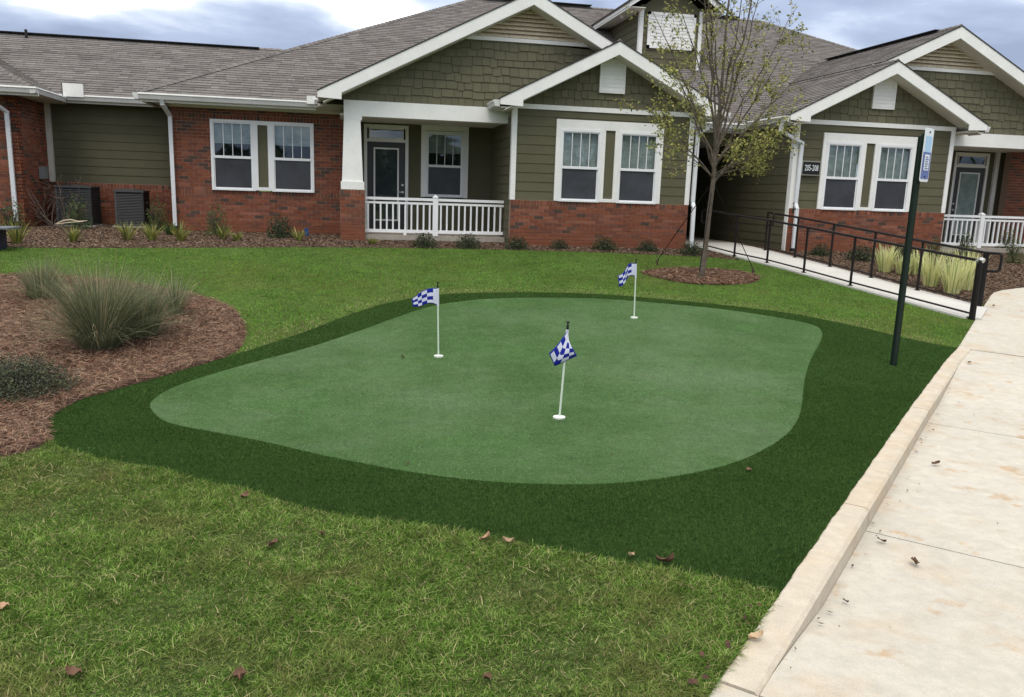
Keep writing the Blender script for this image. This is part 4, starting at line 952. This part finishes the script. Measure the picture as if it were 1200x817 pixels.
# ------------------------------------------------------------------ sign post
sg = thing('sign_post', 'tall dark green metal post carrying a narrow blue and white parking sign', 'sign', (5.87, 7.88, float(T(5.87, 7.88))))
b = MB(); b.box(5.87-.020, 7.88-.020, 0, 5.87+.020, 7.88-.016, 2.46, 0.).box(5.87-.024, 7.88-.020, 0, 5.87-.019, 7.88+.022, 2.46, 0.).box(5.87+.024, 7.88-.020, 0, 5.87+.024, 7.88+.022, 2.46, 0.)
b.box(5.87-.034, 7.88+.018, 0, 5.87-.019, 7.88+.022, 2.46, 0.).box(5.87+.024, 7.88+.018, 0, 5.87+.034, 7.88+.022, 2.46, 0.); b.build('post', M['green_post'], sg)
dv = Vector((.846, .533, 0)).normalized(); nv = Vector((.533, -.846, 0)).normalized(); c0 = Vector((5.885, 7.88, 0))+nv*.055
def sign_quad(name, m, a0, a1, z0, z1, off_):
    r_ = .02 if name == 'panel' else 0; prof = [(a0+r_, z0), (a1-r_, z0), (a1, z0+r_), (a1, z1-r_), (a1-r_, z1), (a0+r_, z1), (a0, z1-r_), (a0, z0+r_)] if r_ else [(a0, z0), (a1, z0), (a1, z1), (a0, z1)]
    V = [c0+dv*p[0]+nv*off_+Vector((0, 0, p[1])) for p in prof]+[c0+dv*p[0]+nv*(off_-.003)+Vector((0, 0, p[1])) for p in prof]; n = len(prof)
    MB().add(V, [tuple(range(n)), tuple(range(2*n-1, n-1, -1))]+[(i, i+n, (i+1) % n+n, (i+1) % n) for i in range(n)], 0.).build(name, M[m], sg)
sign_quad('panel', 'sign_white', -.115, .115, 2.00, 2.54, 0)
sign_quad('pale_field', 'sign_sky', -.07, .08, 2.30, 2.46, .004)
sign_quad('blue_field', 'sign_blue', -.098, .098, 2.03, 2.30, .004)
sign_quad('white_inset', 'sign_white', -.06, .06, 2.115, 2.275, .008)
for k in range(6): sign_quad('mark', 'sign_blue', -.04, .04-.02*(k % 2), 2.13+.023*k, 2.138+.023*k, .012)
for z in (2.05, 2.50):
    MB().tube([c0+Vector((0, 0, z))-nv*.03, c0+Vector((0, 0, z))+nv*.012], .008, 6).build('bolt', M['ac_grey'], sg)
MB().tube([(5.87, 7.88, 2.46), (5.88, 7.87, 2.49)], .02, 6).build('post_cap', M['green_post'], sg)

# ------------------------------------------------------------------ golf flags
def golf_flag(label, x, y, lean, cloth):
    z = float(T(x, y)); t = thing('golf_flag', label, 'flag', (x, y, z), 'checkered practice flags on the putting green')
    tip = Vector((x+lean[0], y+lean[1], z+.72))
    MB().tube([(x, y, z-.05), tip], .0085, 10).build('pole', M['pole_white'], t)
    b = MB(); d = (tip-Vector((x, y, z))).normalized(); b.tube([tip-d*.004, tip+d*.03, tip+d*.034, tip+d*.05], [.010, .010, .006, .006], 8); b.tube([tip+d*.05, tip+d*.058], [.016, .020], 8); b.build('knob', M['black_plastic'], t)
    b = MB(); n = 20
    for r0, r1, z0, z1 in ((.0, .049, .004, .004), (.049, .049, .004, -.02)):
        b.add([(x+r*math.cos(2*math.pi*i/n), y+r*math.sin(2*math.pi*i/n), z+.008+zz) for r, zz in ((r0+.001, z0), (r1, z1)) for i in range(n)], [(i, (i+1) % n, n+(i+1) % n, n+i) for i in range(n)], 0.)
    b.build('cup_disc', M['cup_white'], t)
    # cloth: a grid placed by the function cloth(u,v); blue with white squares
    nu, nv_ = 28, 21; V = []; P0 = tip
    for j in range(nv_+1):
        for i in range(nu+1): V.append(P0+Vector(cloth(i/nu, j/nv_)))
    me = newmesh('flag_cloth', V, [(j*(nu+1)+i, j*(nu+1)+i+1, (j+1)*(nu+1)+i+1, (j+1)*(nu+1)+i) for j in range(nv_) for i in range(nu)])
    me.materials.append(M['flag_blue']); me.materials.append(M['flag_white']); k = 0
    for j in range(nv_):
        for i in range(nu):
            w_ = 0
            if i < 5 and 1 <= j < nv_-1: w_ = 1
            elif i < nu-1 and 1 <= j < nv_-1: w_ = 1 if ((int((i-5)/5.51)+int((j-1)/4.76)) % 2) else 0
            me.polygons[k].material_index = w_; k += 1
    o = link('flag_cloth', me, None, t, smooth=True)
    md = o.modifiers.new('thickness', 'SOLIDIFY'); md.thickness = .001
    s = MB(); s.tube([tip-d*.005, tip-d*.19], .0115, 8).build('sleeve', M['flag_white'], t)
# right-hand direction of the picture in plan is about (.98,-.2)
RX = Vector((.98, -.2, 0))
def c_front(u, v):       # hangs down from the tip, folded diagonally
    hx, hz = .014*v, -.012-.085*v
    if v < .37: k_ = v/.37; fx, fz = -.150+.055*k_, -.190-.105*k_
    else: k_ = (v-.37)/.63; fx, fz = -.095+.180*k_, -.295+.085*k_
    return RX*(hx+(fx-hx)*u) + Vector((0, -.014-.035*math.sin(2.6*u+1.5*v)*u-.02*u, hz+(fz-hz)*u-.008*math.sin(3.1*u)))
def c_left(u, v):        # blown to the left, drooping end
    return RX*(-.272*u*(1-.05*v)+.004*math.sin(9*u)) + Vector((0, .04*math.sin(5.5*u), -.005-.182*v*(1-.30*u)-.115*u*u*(1-v*.35)+.01*math.sin(7*u)*v))
def c_rear(u, v):
    return RX*(-.235*u*(1-.10*v)) + Vector((0, .05*math.sin(6*u), -.005-.165*v*(1-.05*u)-.06*u-.09*u*u*(1-.1*v)+.02*math.sin(6*u)))
golf_flag('blue checkered flag hanging limp on the nearest white flagstick', 1.66, 6.18, (.035, 0), c_front)
golf_flag('blue checkered flag blowing left on the left flagstick of the green', .94, 8.44, (-.018, 0), c_left)
golf_flag('small blue checkered flag on the farthest flagstick near the tree', 3.74, 10.33, (-.02, 0), c_rear)

# ------------------------------------------------------------------ condensing units by the recess wall
def ac_unit(label, x, y, w=.60, h=.82):
    z = .70; t = thing('air_conditioner', label, 'air conditioner', (x, y, z), 'condensing units by the recess wall')
    MB().box(x-w/2-.06, y-w/2-.06, z-.05, x+w/2+.06, y+w/2+.06, z+.045).build('pad', M['concrete_porch'], t)
    MB().box(x-w/2+.015, y-w/2+.015, z+.05, x+w/2-.015, y+w/2-.015, z+h-.03).build('coil', M['ac_dark'], t)
    zz = z+.08; 
    while zz < z+h-.07:
        MB().add([(x-w/2+.03, y-w/2, zz), (x+w/2-.03, y-w/2, zz), (x+w/2-.03, y-w/2+.014, zz+.020), (x-w/2+.03, y-w/2+.014, zz+.020)], [(0, 1, 2, 3)]).add([(x+w/2, y-w/2+.03, zz), (x+w/2, y+w/2-.03, zz), (x+w/2-.014, y+w/2-.03, zz+.020), (x+w/2-.014, y-w/2+.03, zz+.020)], [(0, 1, 2, 3)]).add([(x-w/2, y-w/2+.03, zz), (x-w/2, y+w/2-.03, zz), (x-w/2+.014, y+w/2-.03, zz+.020), (x-w/2+.014, y-w/2+.03, zz+.020)], [(0, 1, 2, 3)]).build('louvre', M['ac_grey'], t); zz += .034
    for sx in (-1, 1):
        for sy in (-1, 1): MB().box(x+sx*(w/2-.02)-.02, y+sy*(w/2-.02)-.02, z+.045, x+sx*(w/2-.02)+.02, y+sy*(w/2-.02)+.02, z+h-.02).build('corner_post', M['ac_light' if sx < 0 else 'ac_grey'], t)
    MB().box(x-w/2-.005, y-w/2-.005, z+.045, x+w/2+.005, y+w/2+.005, z+.08).build('base_pan', M['ac_grey'], t)
    MB().box(x-w/2-.012, y-w/2-.012, z+h-.03, x+w/2+.012, y+w/2+.012, z+h+.01).build('top_cover', M['ac_light'], t)
    g = MB()
    for r in (.08, .14, .20, .25): g.tube([(x+r*math.cos(a), y+r*math.sin(a), z+h+.03-.03*r) for a in np.linspace(0, 2*math.pi, 25)], .006, 4)
    for a in np.linspace(0, math.pi, 6, endpoint=False): g.tube([(x-.26*math.cos(a), y-.26*math.sin(a), z+h+.015), (x, y, z+h+.035), (x+.26*math.cos(a), y+.26*math.sin(a), z+h+.015)], .006, 4)
    g.build('fan_grille', M['ac_light'], t)
ac_unit('grey air conditioner behind the bare twigs, nearer the left wing', -5.82, 20.25, .72, .88)
ac_unit('grey louvred air conditioner near the white downspout, with nothing growing over it', -4.70, 20.25, .60, .82)

# ------------------------------------------------------------------ the dark cabinet at the picture's left edge, small yard things
bb = thing('utility_cabinet', 'dark blue-grey cabinet with a pale overhanging lid at the edge of the lawn', 'cabinet', (-6.0, 15.0, .52))
MB().box(-6.55, 14.95, .50, -5.60, 15.45, .90).build('body', M['box_blue'], bb); MB().box(-6.6, 14.9, .90, -5.38, 15.5, .925).build('lid', M['box_lid'], bb)
for z in (.62, .70, .78): MB().box(-6.5, 14.935, z, -5.72, 14.95, z+.03).build('slot', M['black_plastic'], bb)
wm = thing('plant_stake', 'small propped stake with a pale curled tag in the mulch by the recess', 'garden stake', (-5.14, 17.12, .62))
MB().tube([(-5.05, 17.1, .62), (-5.30, 17.1, .90)], .014, 5).build('stick', M['twig'], wm); MB().tube([(-4.98, 17.12, .62), (-4.88, 17.15, .86)], .012, 5).build('stick', M['twig'], wm)
MB().tube([(-5.34, 17.1, .90), (-5.2, 17.08, .965), (-5.08, 17.1, .985), (-4.95, 17.12, .955), (-4.80, 17.15, .97)], [.008, .013, .014, .012, .006], 5).tube([(-5.3, 17.05, .90), (-5.1, 17.05, .935), (-4.85, 17.1, .955)], [.008, .010, .006], 5).build('tag', M['tan'], wm)
bm = thing('valve_marker', 'small blue marker against the brick wall behind the mulch', 'marker', (-.82, 18.5, .62)); MB().box(-.87, 18.47, .62, -.78, 18.52, .86).build('plate', M['blue_marker'], bm); MB().box(-.835, 18.52, .55, -.815, 18.54, .84).build('stake', M['ac_grey'], bm)
rc = thing('porch_chair', 'dark red chair just behind the right porch railing', 'chair', (14.0, 18.25, .80))
MB().box(13.76, 18.42, 1.25, 14.22, 18.46, 1.68).build('backrest', M['red_plastic'], rc); MB().box(13.76, 18.0, 1.20, 14.22, 18.46, 1.24).build('seat', M['red_plastic'], rc)
for sx in (13.78, 14.20):
    for sy in (18.02, 18.42): MB().box(sx-.02, sy-.02, .80, sx+.02, sy+.02, 1.20).build('leg', M['red_plastic'], rc)
    MB().box(sx-.025, 18.0, 1.42, sx+.025, 18.44, 1.45).build('armrest', M['red_plastic'], rc)

# ------------------------------------------------------------------ plants
def leafcloud(n, rx, ry, h, ls, shell=.55, lo=.0):
    V = np.zeros((n, 3)); u = RNG.normal(size=(n, 3)); u /= np.linalg.norm(u, axis=1)[:, None]; r = RNG.random(n)**.4*(1+RNG.normal(0, .10, n)); r = shell*1+(1-shell)*r if False else r
    C = u*r[:, None]; C[:, 2] = np.abs(C[:, 2])*(1-lo)+lo*.0; C *= [rx, ry, h]
    return leafquads(C, ls)
def leafquads(C, ls, asp=.45, rnd_amt=.4):
    n = len(C); a = RNG.normal(size=(n, 3)); a[:, 2] = a[:, 2]*.7+.25; a /= np.linalg.norm(a, axis=1)[:, None]; b = np.cross(a, RNG.normal(size=(n, 3))); b /= np.linalg.norm(b, axis=1)[:, None]+1e-9
    s = ls*(1-rnd_amt+2*rnd_amt*RNG.random(n))[:, None]; V = np.stack([C, C+a*s*.5+b*s*asp*.5, C+a*s, C+a*s*.5-b*s*asp*.5], 1).reshape(-1, 3)
    F = (np.arange(n)*4)[:, None]+np.arange(4)[None]; return V, F
def shrub(label, x, y, h, kind, protos={}, group='low shrubs in the planting beds', w=1.0, cat='shrub', name='low_shrub'):
    z = float(T(x, y))
    t = thing(name, label, cat, (x, y, z), group); t.rotation_euler = (0, 0, random.uniform(0, 6))
    key = kind
    if key not in protos:
        spec = dict(low=(1100, .95, .038, 'shrub_leaf'), bush=(900, .62, .050, 'bush_leaf'), grey=(16000, 1.25, .015, 'grey_shrub'))[kind]
        V, F = leafcloud(spec[0], spec[1], spec[1], 1.0, spec[2]/(.28 if kind != 'bush' else .6)*1.0)
        if kind == 'bush':
            n = 60; 
        me = npmesh('foliage', V, F, RNG.random(len(F))); me.materials.append(M[spec[3]])
        b = MB()
        for k in range(14):
            a = random.uniform(0, 6.28); r = random.uniform(.3, .9)*spec[1]; b.tube([(0, 0, 0), (r*.5*math.cos(a), r*.5*math.sin(a), .45), (r*math.cos(a), r*math.sin(a), random.uniform(.6, .95))], [.03, .022, .008], 4)
        m2 = b.mesh('stems'); m2.materials.append(M['twig']); protos[key] = (me, m2)
    for nm, me in zip(('foliage', 'stems'), protos[key]):
        o = bpy.data.objects.new(nm, me); COL.objects.link(o); o.parent = t; o.scale = (h*w, h*w, h)
    return t
SHRUBS = ['low dark green shrub under the left part of the porch railing', 'low dark green shrub under the right part of the porch railing', 'low dark green shrub at the corner of brick wainscot and porch railing',
 'smallest low shrub, under the left window of the middle bay', 'low green shrub in front of the middle bay between its two windows', 'low green shrub under the right window of the middle bay',
 'low shrub at the foot of the middle bay beside its white downspout', 'low dark shrub by the ramp near the plaque wall downspout', 'dark rounded shrub between ramp and right house, left of the pale grasses',
 'dark shrub against the right house brick behind the first pale grass clump', 'dark green rounded shrub under the right window of the left brick house', 'dark green bushy shrub at the base of the leftmost downspout', 'olive shrub against brick at the left end of the far railing']
SK = ['low']*10+['low', 'bush', 'bush']
for (x, y, h), lb, k in zip(LOWSHRUB, SHRUBS, SK):
    if k == 'low' and h < .4: h *= 1.05
    shrub(lb, x, y, h, k, w=1.05 if h < .4 else .62 if k == 'low' else .8)
BL = ['bright green leafy bush in front of the left air conditioner', 'dark green upright bush left of the second downspout', 'grey-green airy bush under the left window of the brick house', 'dark green bush in front of the right porch railing, farther of two',
 'dark green bush in the mulch nearest the right edge by the pavement', 'olive bush in front of the right porch railing near its left end', None]
for (x, y, h), lb in zip(BUSH, BL):
    if lb: shrub(lb, x, y, h, 'bush', w=.62, name='bush', group='upright bushes by the houses', cat='bush')
x, y, h = MISC[0]; shrub('low grey-green spreading shrub in pine straw at the left edge', x-.12, y+.22, .30, 'grey', w=1.25, name='spreading_shrub', group=None)

def straps(n, h, spread, w, droop, seg=3, jit=.1, r0=.05, tilt=.35):
    """tuft of strap leaves / reeds around the origin"""
    V = []; a = RNG.uniform(0, 2*np.pi, n); rr = r0*np.sqrt(RNG.random(n)); H_ = h*(.55+.5*RNG.random(n)); sp = spread*(RNG.random(n)**.7); dr = droop*RNG.random(n)
    d = np.column_stack([np.cos(a), np.sin(a), 0*a]); sd_ = np.column_stack([-np.sin(a), np.cos(a), 0*a]); sd_ += RNG.normal(0, tilt, (n, 3)); rows = []
    for i in range(seg+1):
        t = i/seg; c = d*(rr+sp*(t*.7+t*t*.5))[:, None]; c[:, 2] = H_*(t-dr*t**3*.6); ww = w*(1-t**2*.92)/2
        for sg_ in (-1, 1): rows.append(c+sd_*ww*sg_)
    V = np.stack(rows, 1).reshape(-1, 3); k = 2*(seg+1); q = np.array([[2*i, 2*i+1, 2*i+3, 2*i+2] for i in range(seg)])
    F = ((np.arange(n)*k)[:, None, None]+q[None]).reshape(-1, 4); r = np.repeat(RNG.random(n), seg); return V, F, r
def tuft(name, label, cat, x, y, group, m, sc=1., part_name='leaves', **k):
    t = thing(name, label, cat, (x, y, float(T(x, y))), group); V, F, r = straps(**k)
    link(part_name, npmesh(part_name, V, F, r), M[m]).parent = t; return t
YL = ['yellow-green leafy plant beside the dark cabinet', 'yellow-green plant under the pale curled tag', 'yellow-green strappy plant in front of the second air conditioner', 'yellow-green strappy plant left of the downspout boot',
 'yellow-green strappy plant right of the downspout boot', 'yellow-green plant in front of the grey-green airy bush', 'tiny pale plant between the two wall shrubs', 'pale strappy plant beside the blue marker', 'tiny strappy plant at the foot of the brick pier', 'green strappy plant just behind the downspout boot']
for (x, y, h), lb in zip(YELLOW, YL):
    tuft('strappy_plant', lb, 'plant', x, y, 'yellow-green plants along the left house', 'bush_leaf' if 'green strappy plant just' in lb else 'yellow_leaf', n=60, h=h*1.15, spread=h*.6, w=.022, droop=.5, seg=3)
VL = ['pale variegated grass clump standing alone, leftmost in the ramp bed', 'small pale variegated clump just left of the green sign post', 'pale variegated clump partly behind the sign post, at the back', 'tall pale variegated clump just right of the sign post',
 'pale variegated clump nearest the ramp handrail', 'tallest pale variegated clump, rightmost in the ramp bed']
for (x, y, h), lb in zip(VARIEG, VL):
    tuft('variegated_grass', lb, 'ornamental grass', x, y, 'pale variegated grasses beside the ramp', 'variegated_leaf', n=130, h=h*1.12, spread=h*.36, w=.021, droop=.30, seg=4, r0=.12)
def reed(label, x, y, h, n, sp):
    t = thing('ornamental_grass', label, 'ornamental grass', (x, y, float(T(x, y))), 'fountain grasses in the pine straw bed')
    for nm, kk in (('seed_stems', dict(n=n//22, h=h*1.18, spread=sp*.8, w=.005, droop=.7, seg=5, r0=.12)), ('blades', dict(n=n, h=h, spread=sp, w=.0050, droop=.65, seg=5, r0=.15)), ('outer_blades', dict(n=n//3, h=h*.62, spread=sp*1.5, w=.0050, droop=1.2, seg=5, r0=.15))):
        V, F, r = straps(**kk); link(nm, npmesh(nm, V, F, r), M['dry_blade' if nm == 'seed_stems' else 'reed']).parent = t
    return t
reed('largest grey-green fountain grass clump in the pine straw bed', ORN[0][0]+.02, ORN[0][1]+.1, .98, 1700, .47)
reed('fountain grass clump just behind and right of the largest one', ORN[1][0], ORN[1][1]+.1, .80, 950, .36)
reed('small fountain grass clump at the back left of the bed', ORN[2][0], ORN[2][1]+.05, .64, 600, .26)
tuft('wispy_grass', 'wispy brown-green grass tuft behind the second fountain grass', 'ornamental grass', -2.0, 10.35, None, 'reed', n=240, h=.62, spread=.34, w=.006, droop=.6, seg=4)

def twig_branch(mb, p, d, L_, r, depth, leaves=None, nseg=4, kink=.18, child=3, up=.08, minr=.0022):
    pts = [p.copy()]; q = p.copy(); dd = d.normalized(); rad = [r]
    for i in range(nseg):
        dd = (dd+Vector((random.gauss(0, kink), random.gauss(0, kink), random.gauss(0, kink*.6)+up))).normalized(); q = q+dd*(L_/nseg); pts.append(q.copy()); rad.append(max(minr, r*(1-.72*(i+1)/nseg)))
    mb.tube(pts, rad, 6 if r > .02 else 4 if r > .008 else 3, cap=False, r=random.random())
    if leaves is not None and depth <= 1:
        for k_ in range(9 if depth else 13):
            i = random.randint(1, nseg); leaves.append(tuple(pts[i]+Vector((random.gauss(0, .03), random.gauss(0, .03), random.gauss(0, .03)))))
    if depth > 0:
        for k_ in range(child):
            i = random.randint(1, nseg-1) if nseg > 1 else 1; base = pts[i].lerp(pts[i+1] if i+1 < len(pts) else pts[i], random.random())
            a = random.uniform(0, 6.28); ax = dd.orthogonal().normalized(); ax.rotate(Matrix.Rotation(a, 3, dd)); nd = (dd*.9+ax*random.uniform(.45, .85)).normalized()
            twig_branch(mb, base, nd, L_*random.uniform(.38, .62), rad[i]*.55, depth-1, leaves, max(3, nseg-1), kink, child, up, minr)
tw = thing('bare_shrub', 'leafless twiggy shrub against the left wing wall by the first air conditioner', 'shrub', (-6.15, 19.9, .70))
b = MB()
for k in range(11): a = random.uniform(0, 6.28); twig_branch(b, Vector((-6.15+.08*math.cos(a), 19.75+.08*math.sin(a), .66)), Vector((.75*math.cos(a), .5*math.sin(a), .9)), random.uniform(.7, 1.15), .013, 2, None, 5, .22, 3, .03, .0035)
b.build('branches', M['dry_twig'], tw)

# ------------------------------------------------------------------ the young tree
random.seed(21)
TX, TY = 6.05, 13.40; TZ = float(T(TX, TY))
tr = thing('young_tree', 'slender young tree with sparse yellow-green leaves standing in a mulch ring', 'tree', (TX, TY, TZ))
b = MB(); tp = [(TX-.02, TY, TZ-.05), (TX-.01, TY, TZ+.12), (TX+.01, TY, TZ+.6), (TX+.03, TY, TZ+1.15), (TX+.06, TY, 2.1), (TX+.05, TY+.02, 2.7), (TX+.09, TY+.03, 3.5), (TX+.07, TY, 4.6), (TX+.12, TY, 5.8), (TX+.14, TY, 6.8)]
b.tube(tp, [.064, .046, .042, .040, .038, .031, .025, .017, .009, .004], 10, r=.5)
b.build('trunk', M['bark'], tr, smooth=True)
LV = []; limbs = [(2.02, 1.05, .15, 3.0, .022), (2.08, -1.2, .2, 3.25, .020), (2.15, .95, -.6, 2.65, .018), (2.2, -.95, -.5, 3.7, .022), (2.28, 1.35, .3, 4.3, .026), (2.32, -1.05, .5, 4.8, .026), (2.4, .9, .5, 5.3, .028), (2.45, -.62, -.3, 5.6, .027),
  (2.55, .5, -.4, 6.1, .027), (2.7, -.28, .5, 6.2, .024), (2.2, .55, .9, 4.1, .02), (2.25, -.6, .9, 4.1, .02), (2.35, 1.45, -.25, 3.9, .022), (1.98, .85, .45, 2.62, .014), (3.0, .55, .2, 6.0, .02), (3.2, -.5, .1, 5.9, .02), (2.5, 1.25, -.1, 4.9, .022), (2.12, .85, -.2, 2.35, .012), (2.9, -1.0, -.1, 5.1, .018), (2.1, -1.15, -.35, 2.75, .014)]
for k, (z0, dx, dy, z1, r) in enumerate(limbs):
    lb = MB(); zc = np.interp(z0, [p[2] for p in tp], [p[0] for p in tp]); p0 = Vector((zc, TY, z0)); p3 = Vector((TX+dx, TY+dy, z1)); p1 = p0+Vector((dx*.28, dy*.28, (z1-z0)*.30+.06)); p2 = p0+Vector((dx*.62, dy*.62, (z1-z0)*.66)); pts = []
    for i in range(11):
        t = i/10; pts.append(p0*(1-t)**3+p1*3*t*(1-t)**2+p2*3*t*t*(1-t)+p3*t**3+Vector((random.gauss(0, .014), random.gauss(0, .014), 0)))
    rr = [r*(1-.82*i/10) for i in range(11)]; rr = [q*.86 for q in rr]; lb.tube(pts, rr, 6, cap=False, r=random.random())
    for j in range(13):
        i = random.randint(2, 9); d = (pts[i+1]-pts[i]).normalized(); ax = d.orthogonal().normalized(); ax.rotate(Matrix.Rotation(random.uniform(0, 6.28), 3, d))
        twig_branch(lb, pts[i].lerp(pts[i+1], random.random()), d*.75+ax*random.uniform(.5, 1.0)+Vector((0, 0, .15)), random.uniform(.28, .75)*(1.15-.4*i/10), rr[i]*.5, 1, LV, 4, .13, 2, .05, .0024)
    lb.build('limb', M['bark'], tr)
LV = np.array(LV); keep = RNG.random(len(LV)) < np.interp(LV[:, 2], [2.0, 3.0, 4.2, 6], [.48, .55, .45, .36])
LV = LV[keep]; low = LV[(LV[:, 2] < 3.0)]; LV = np.concatenate([LV, low[RNG.random(len(low)) < .9]+RNG.normal(0, .06, (len(low), 3))[:len(low[RNG.random(len(low)) < 2])][:0] if False else LV, low[::2]+RNG.normal(0, .05, low[::2].shape)])
V, F = leafquads(LV, .046, .62); link('crown', npmesh('crown', V, F, RNG.random(len(F))), M['tree_leaf'], tr)
def guy(label, x, y, ztop):
    z = float(T(x, y)); t = thing('guy_strap', label, 'guy strap', (x, y, z), 'straps staking the young tree')
    p = Vector((x, y, z+.05)); q = Vector((TX+.05, TY, ztop)); MB().bar(p, q, .016, .005, 0.).build('strap', M['black_metal'], t)
    d = (q-p).normalized(); MB().tube([p-Vector((0, 0, .12)), p+d*.10], .018, 6).build('stake', M['twig'], t)
guy('dark strap running right from the young tree to its stake by the ramp', 7.23, 13.82, 2.05); guy('dark strap running left from the young tree towards the middle bay', 5.70, 14.75, 2.05); guy('dark strap running down the near side of the young tree', 5.84, 13.10, 2.00)

# ------------------------------------------------------------------ fallen leaves and litter
def leaf(label, x, y, sz, m, curlv, z=None):
    n, w = 9, 5; V = []; F = []; wd = .62*sz; 
    for i in range(n):
        t = i/(n-1); hw = wd*.5*math.sin(math.pi*min(1, t*.92+.05))**.75*(1+.16*math.sin(i*4.1))
        for j in range(w):
            s = (j/(w-1)-.5)*2; V.append((sz*(t-.5), hw*s, abs(s)**1.6*curlv*sz*.5+curlv*sz*.35*(2*t-1)**2+.06*sz*math.sin(5*t+3*s)+.2*curlv*sz))
    for i in range(n-1):
        for j in range(w-1): F.append((i*w+j, i*w+j+1, (i+1)*w+j+1, (i+1)*w+j))
    t = tag(link('fallen_leaf', newmesh('fallen_leaf', V, F, [random.random()]*len(F)), M[m], smooth=True), label, 'leaf', 'fallen leaves'); t.location = (x, y, (float(T(x, y)) if z is None else z)+.014); t.rotation_euler = (random.uniform(-.3, .3), random.uniform(-.3, .3), random.uniform(0, 6.28))
    return t
def gz(x, y):
    s = (x+y)*R2; t_ = (x-y)*R2-warp((x+y)*R2)
    return float(T(x, y))-(float(dip(s)) if t_ > TC1 else -.004 if t_ > TC0 else 0)
LL = [('curled pinkish leaf at the edge of dark turf and lawn, left of a pair', 'leaf_pink', .075, .8), ('folded tan leaf beside the curled pinkish one', 'leaf_tan', .07, 1.0), ('small pale upright leaf at the turf edge', 'leaf_tan', .055, .9), ('crumpled dark red leaf at the turf edge', 'leaf_brown', .105, .8),
 ('tan leaf lying on the putting green left of the left flag', 'leaf_tan', .09, .4), ('brown curled leaf deep in the bottom lawn', 'leaf_brown', .09, .7), ('reddish leaf at the far left edge of the lawn', 'leaf_pink', .08, .6), ('dark brown leaf at the bottom left of the lawn', 'leaf_brown', .08, .6), ('brown leaf where lawn meets dark turf on the left', 'leaf_brown', .085, .5),
 ('small brown leaf in the lawn just below the turf edge', 'leaf_brown', .06, .5), ('dark brown leaf fragment in the lawn near dry blades', 'leaf_brown', .09, .5), ('reddish leaf in the lawn at the bottom centre', 'leaf_brown', .06, .5), ('dark twig-like leaf on the turf right of the green', 'leaf_brown', .06, .4), ('large tan curled leaf lying on the kerb', 'leaf_tan', .085, .45),
 ('dark curled leaf in the kerb corner at the joint', 'leaf_brown', .06, .5), ('brown leaf on the pavement slab right of the kerb joint', 'leaf_brown', .085, .5), ('dark shrivelled leaf on the middle pavement slab', 'leaf_brown', .075, .5), ('dark leaf on the pavement beyond the sign post', 'leaf_brown', .08, .4), ('small brown leaf on the pavement near the handrail end', 'leaf_brown', .08, .4), ('small dark leaf against the kerb foot', 'leaf_brown', .04, .5), ('tiny dark leaf on the pavement joint', 'leaf_brown', .035, .5)]
for i_ in (14, 19): LEAVES[i_] = (LEAVES[i_][0]+.06, LEAVES[i_][1]-.06, LEAVES[i_][2])
for (x, y, h), (lb, m, sz, cv) in zip(LEAVES, LL): leaf(lb, x, y, sz*.8, m, cv*.7, gz(x, y)+(.002 if zone_of([(x, y)])[0] == -1 else 0))
n = 170; P = np.concatenate([sample(900, -1.5, 6.3, 4.6, 11.5, [1, 2])[:70], np.array([st(s, TC1+abs(random.gauss(0, .07))+.01) for s in np.random.default_rng(3).uniform(3, 9.5, 40)]), np.array([st(s, random.uniform(-.7, .6)) for s in np.random.default_rng(4).uniform(2.2, 11, 24)])])
b = MB()
for x, y in P:
    z = gz(x, y)+.012; s = random.uniform(.006, .018); a = random.uniform(0, 3.14); c_, s_ = math.cos(a)*s, math.sin(a)*s
    b.add([(x-c_, y-s_, z), (x+s_*.4, y-c_*.4, z+.002), (x+c_, y+s_, z+s*.4), (x-s_*.4, y+c_*.4, z+.003)], [(0, 1, 2, 3)])
tag(b.build('leaf_litter', M['litter'], kind='stuff'), 'tiny crumbs of leaf litter scattered on turf and pavement', 'leaf litter')
b = MB()
for s in np.random.default_rng(5).uniform(2.2, 3.4, 34):
    x, y = st(s, TC0-.03-abs(random.gauss(0, .03))); z = float(T(x, y))+.02; q = random.uniform(.006, .017); a = random.uniform(0, 6.28)
    b.add([(x-q*math.cos(a), y-q*math.sin(a), z), (x+q*.6*math.sin(a), y-q*.6*math.cos(a), z+.01), (x+q*math.cos(a), y+q*math.sin(a), z+.006), (x-q*.5*math.sin(a), y+q*.5*math.cos(a), z)], [(0, 1, 2, 3)])
tag(b.build('leaf_litter', M['litter'], kind='stuff'), 'dark red leaf scraps packed along the kerb where the lawn ends', 'leaf litter')

# ------------------------------------------------------------------ wood edge across the road behind the viewer (mirrored in the window glass)
n = 26000; a = RNG.uniform(-60, 75, n); hh = 4.6+1.3*np.sin(a*.31)+.9*np.sin(a*.83+1)+.6*np.sin(a*1.9); C = np.column_stack([a, -34+RNG.normal(0, 2.2, n), hh*RNG.random(n)**.75])
V, F = leafquads(C, .75, .7); tag(link('wood_edge', npmesh('wood_edge', V, F, RNG.random(len(F))), M['shrub_leaf'], kind='stuff'), 'dark edge of a wood across the road, behind the viewer', 'wood')
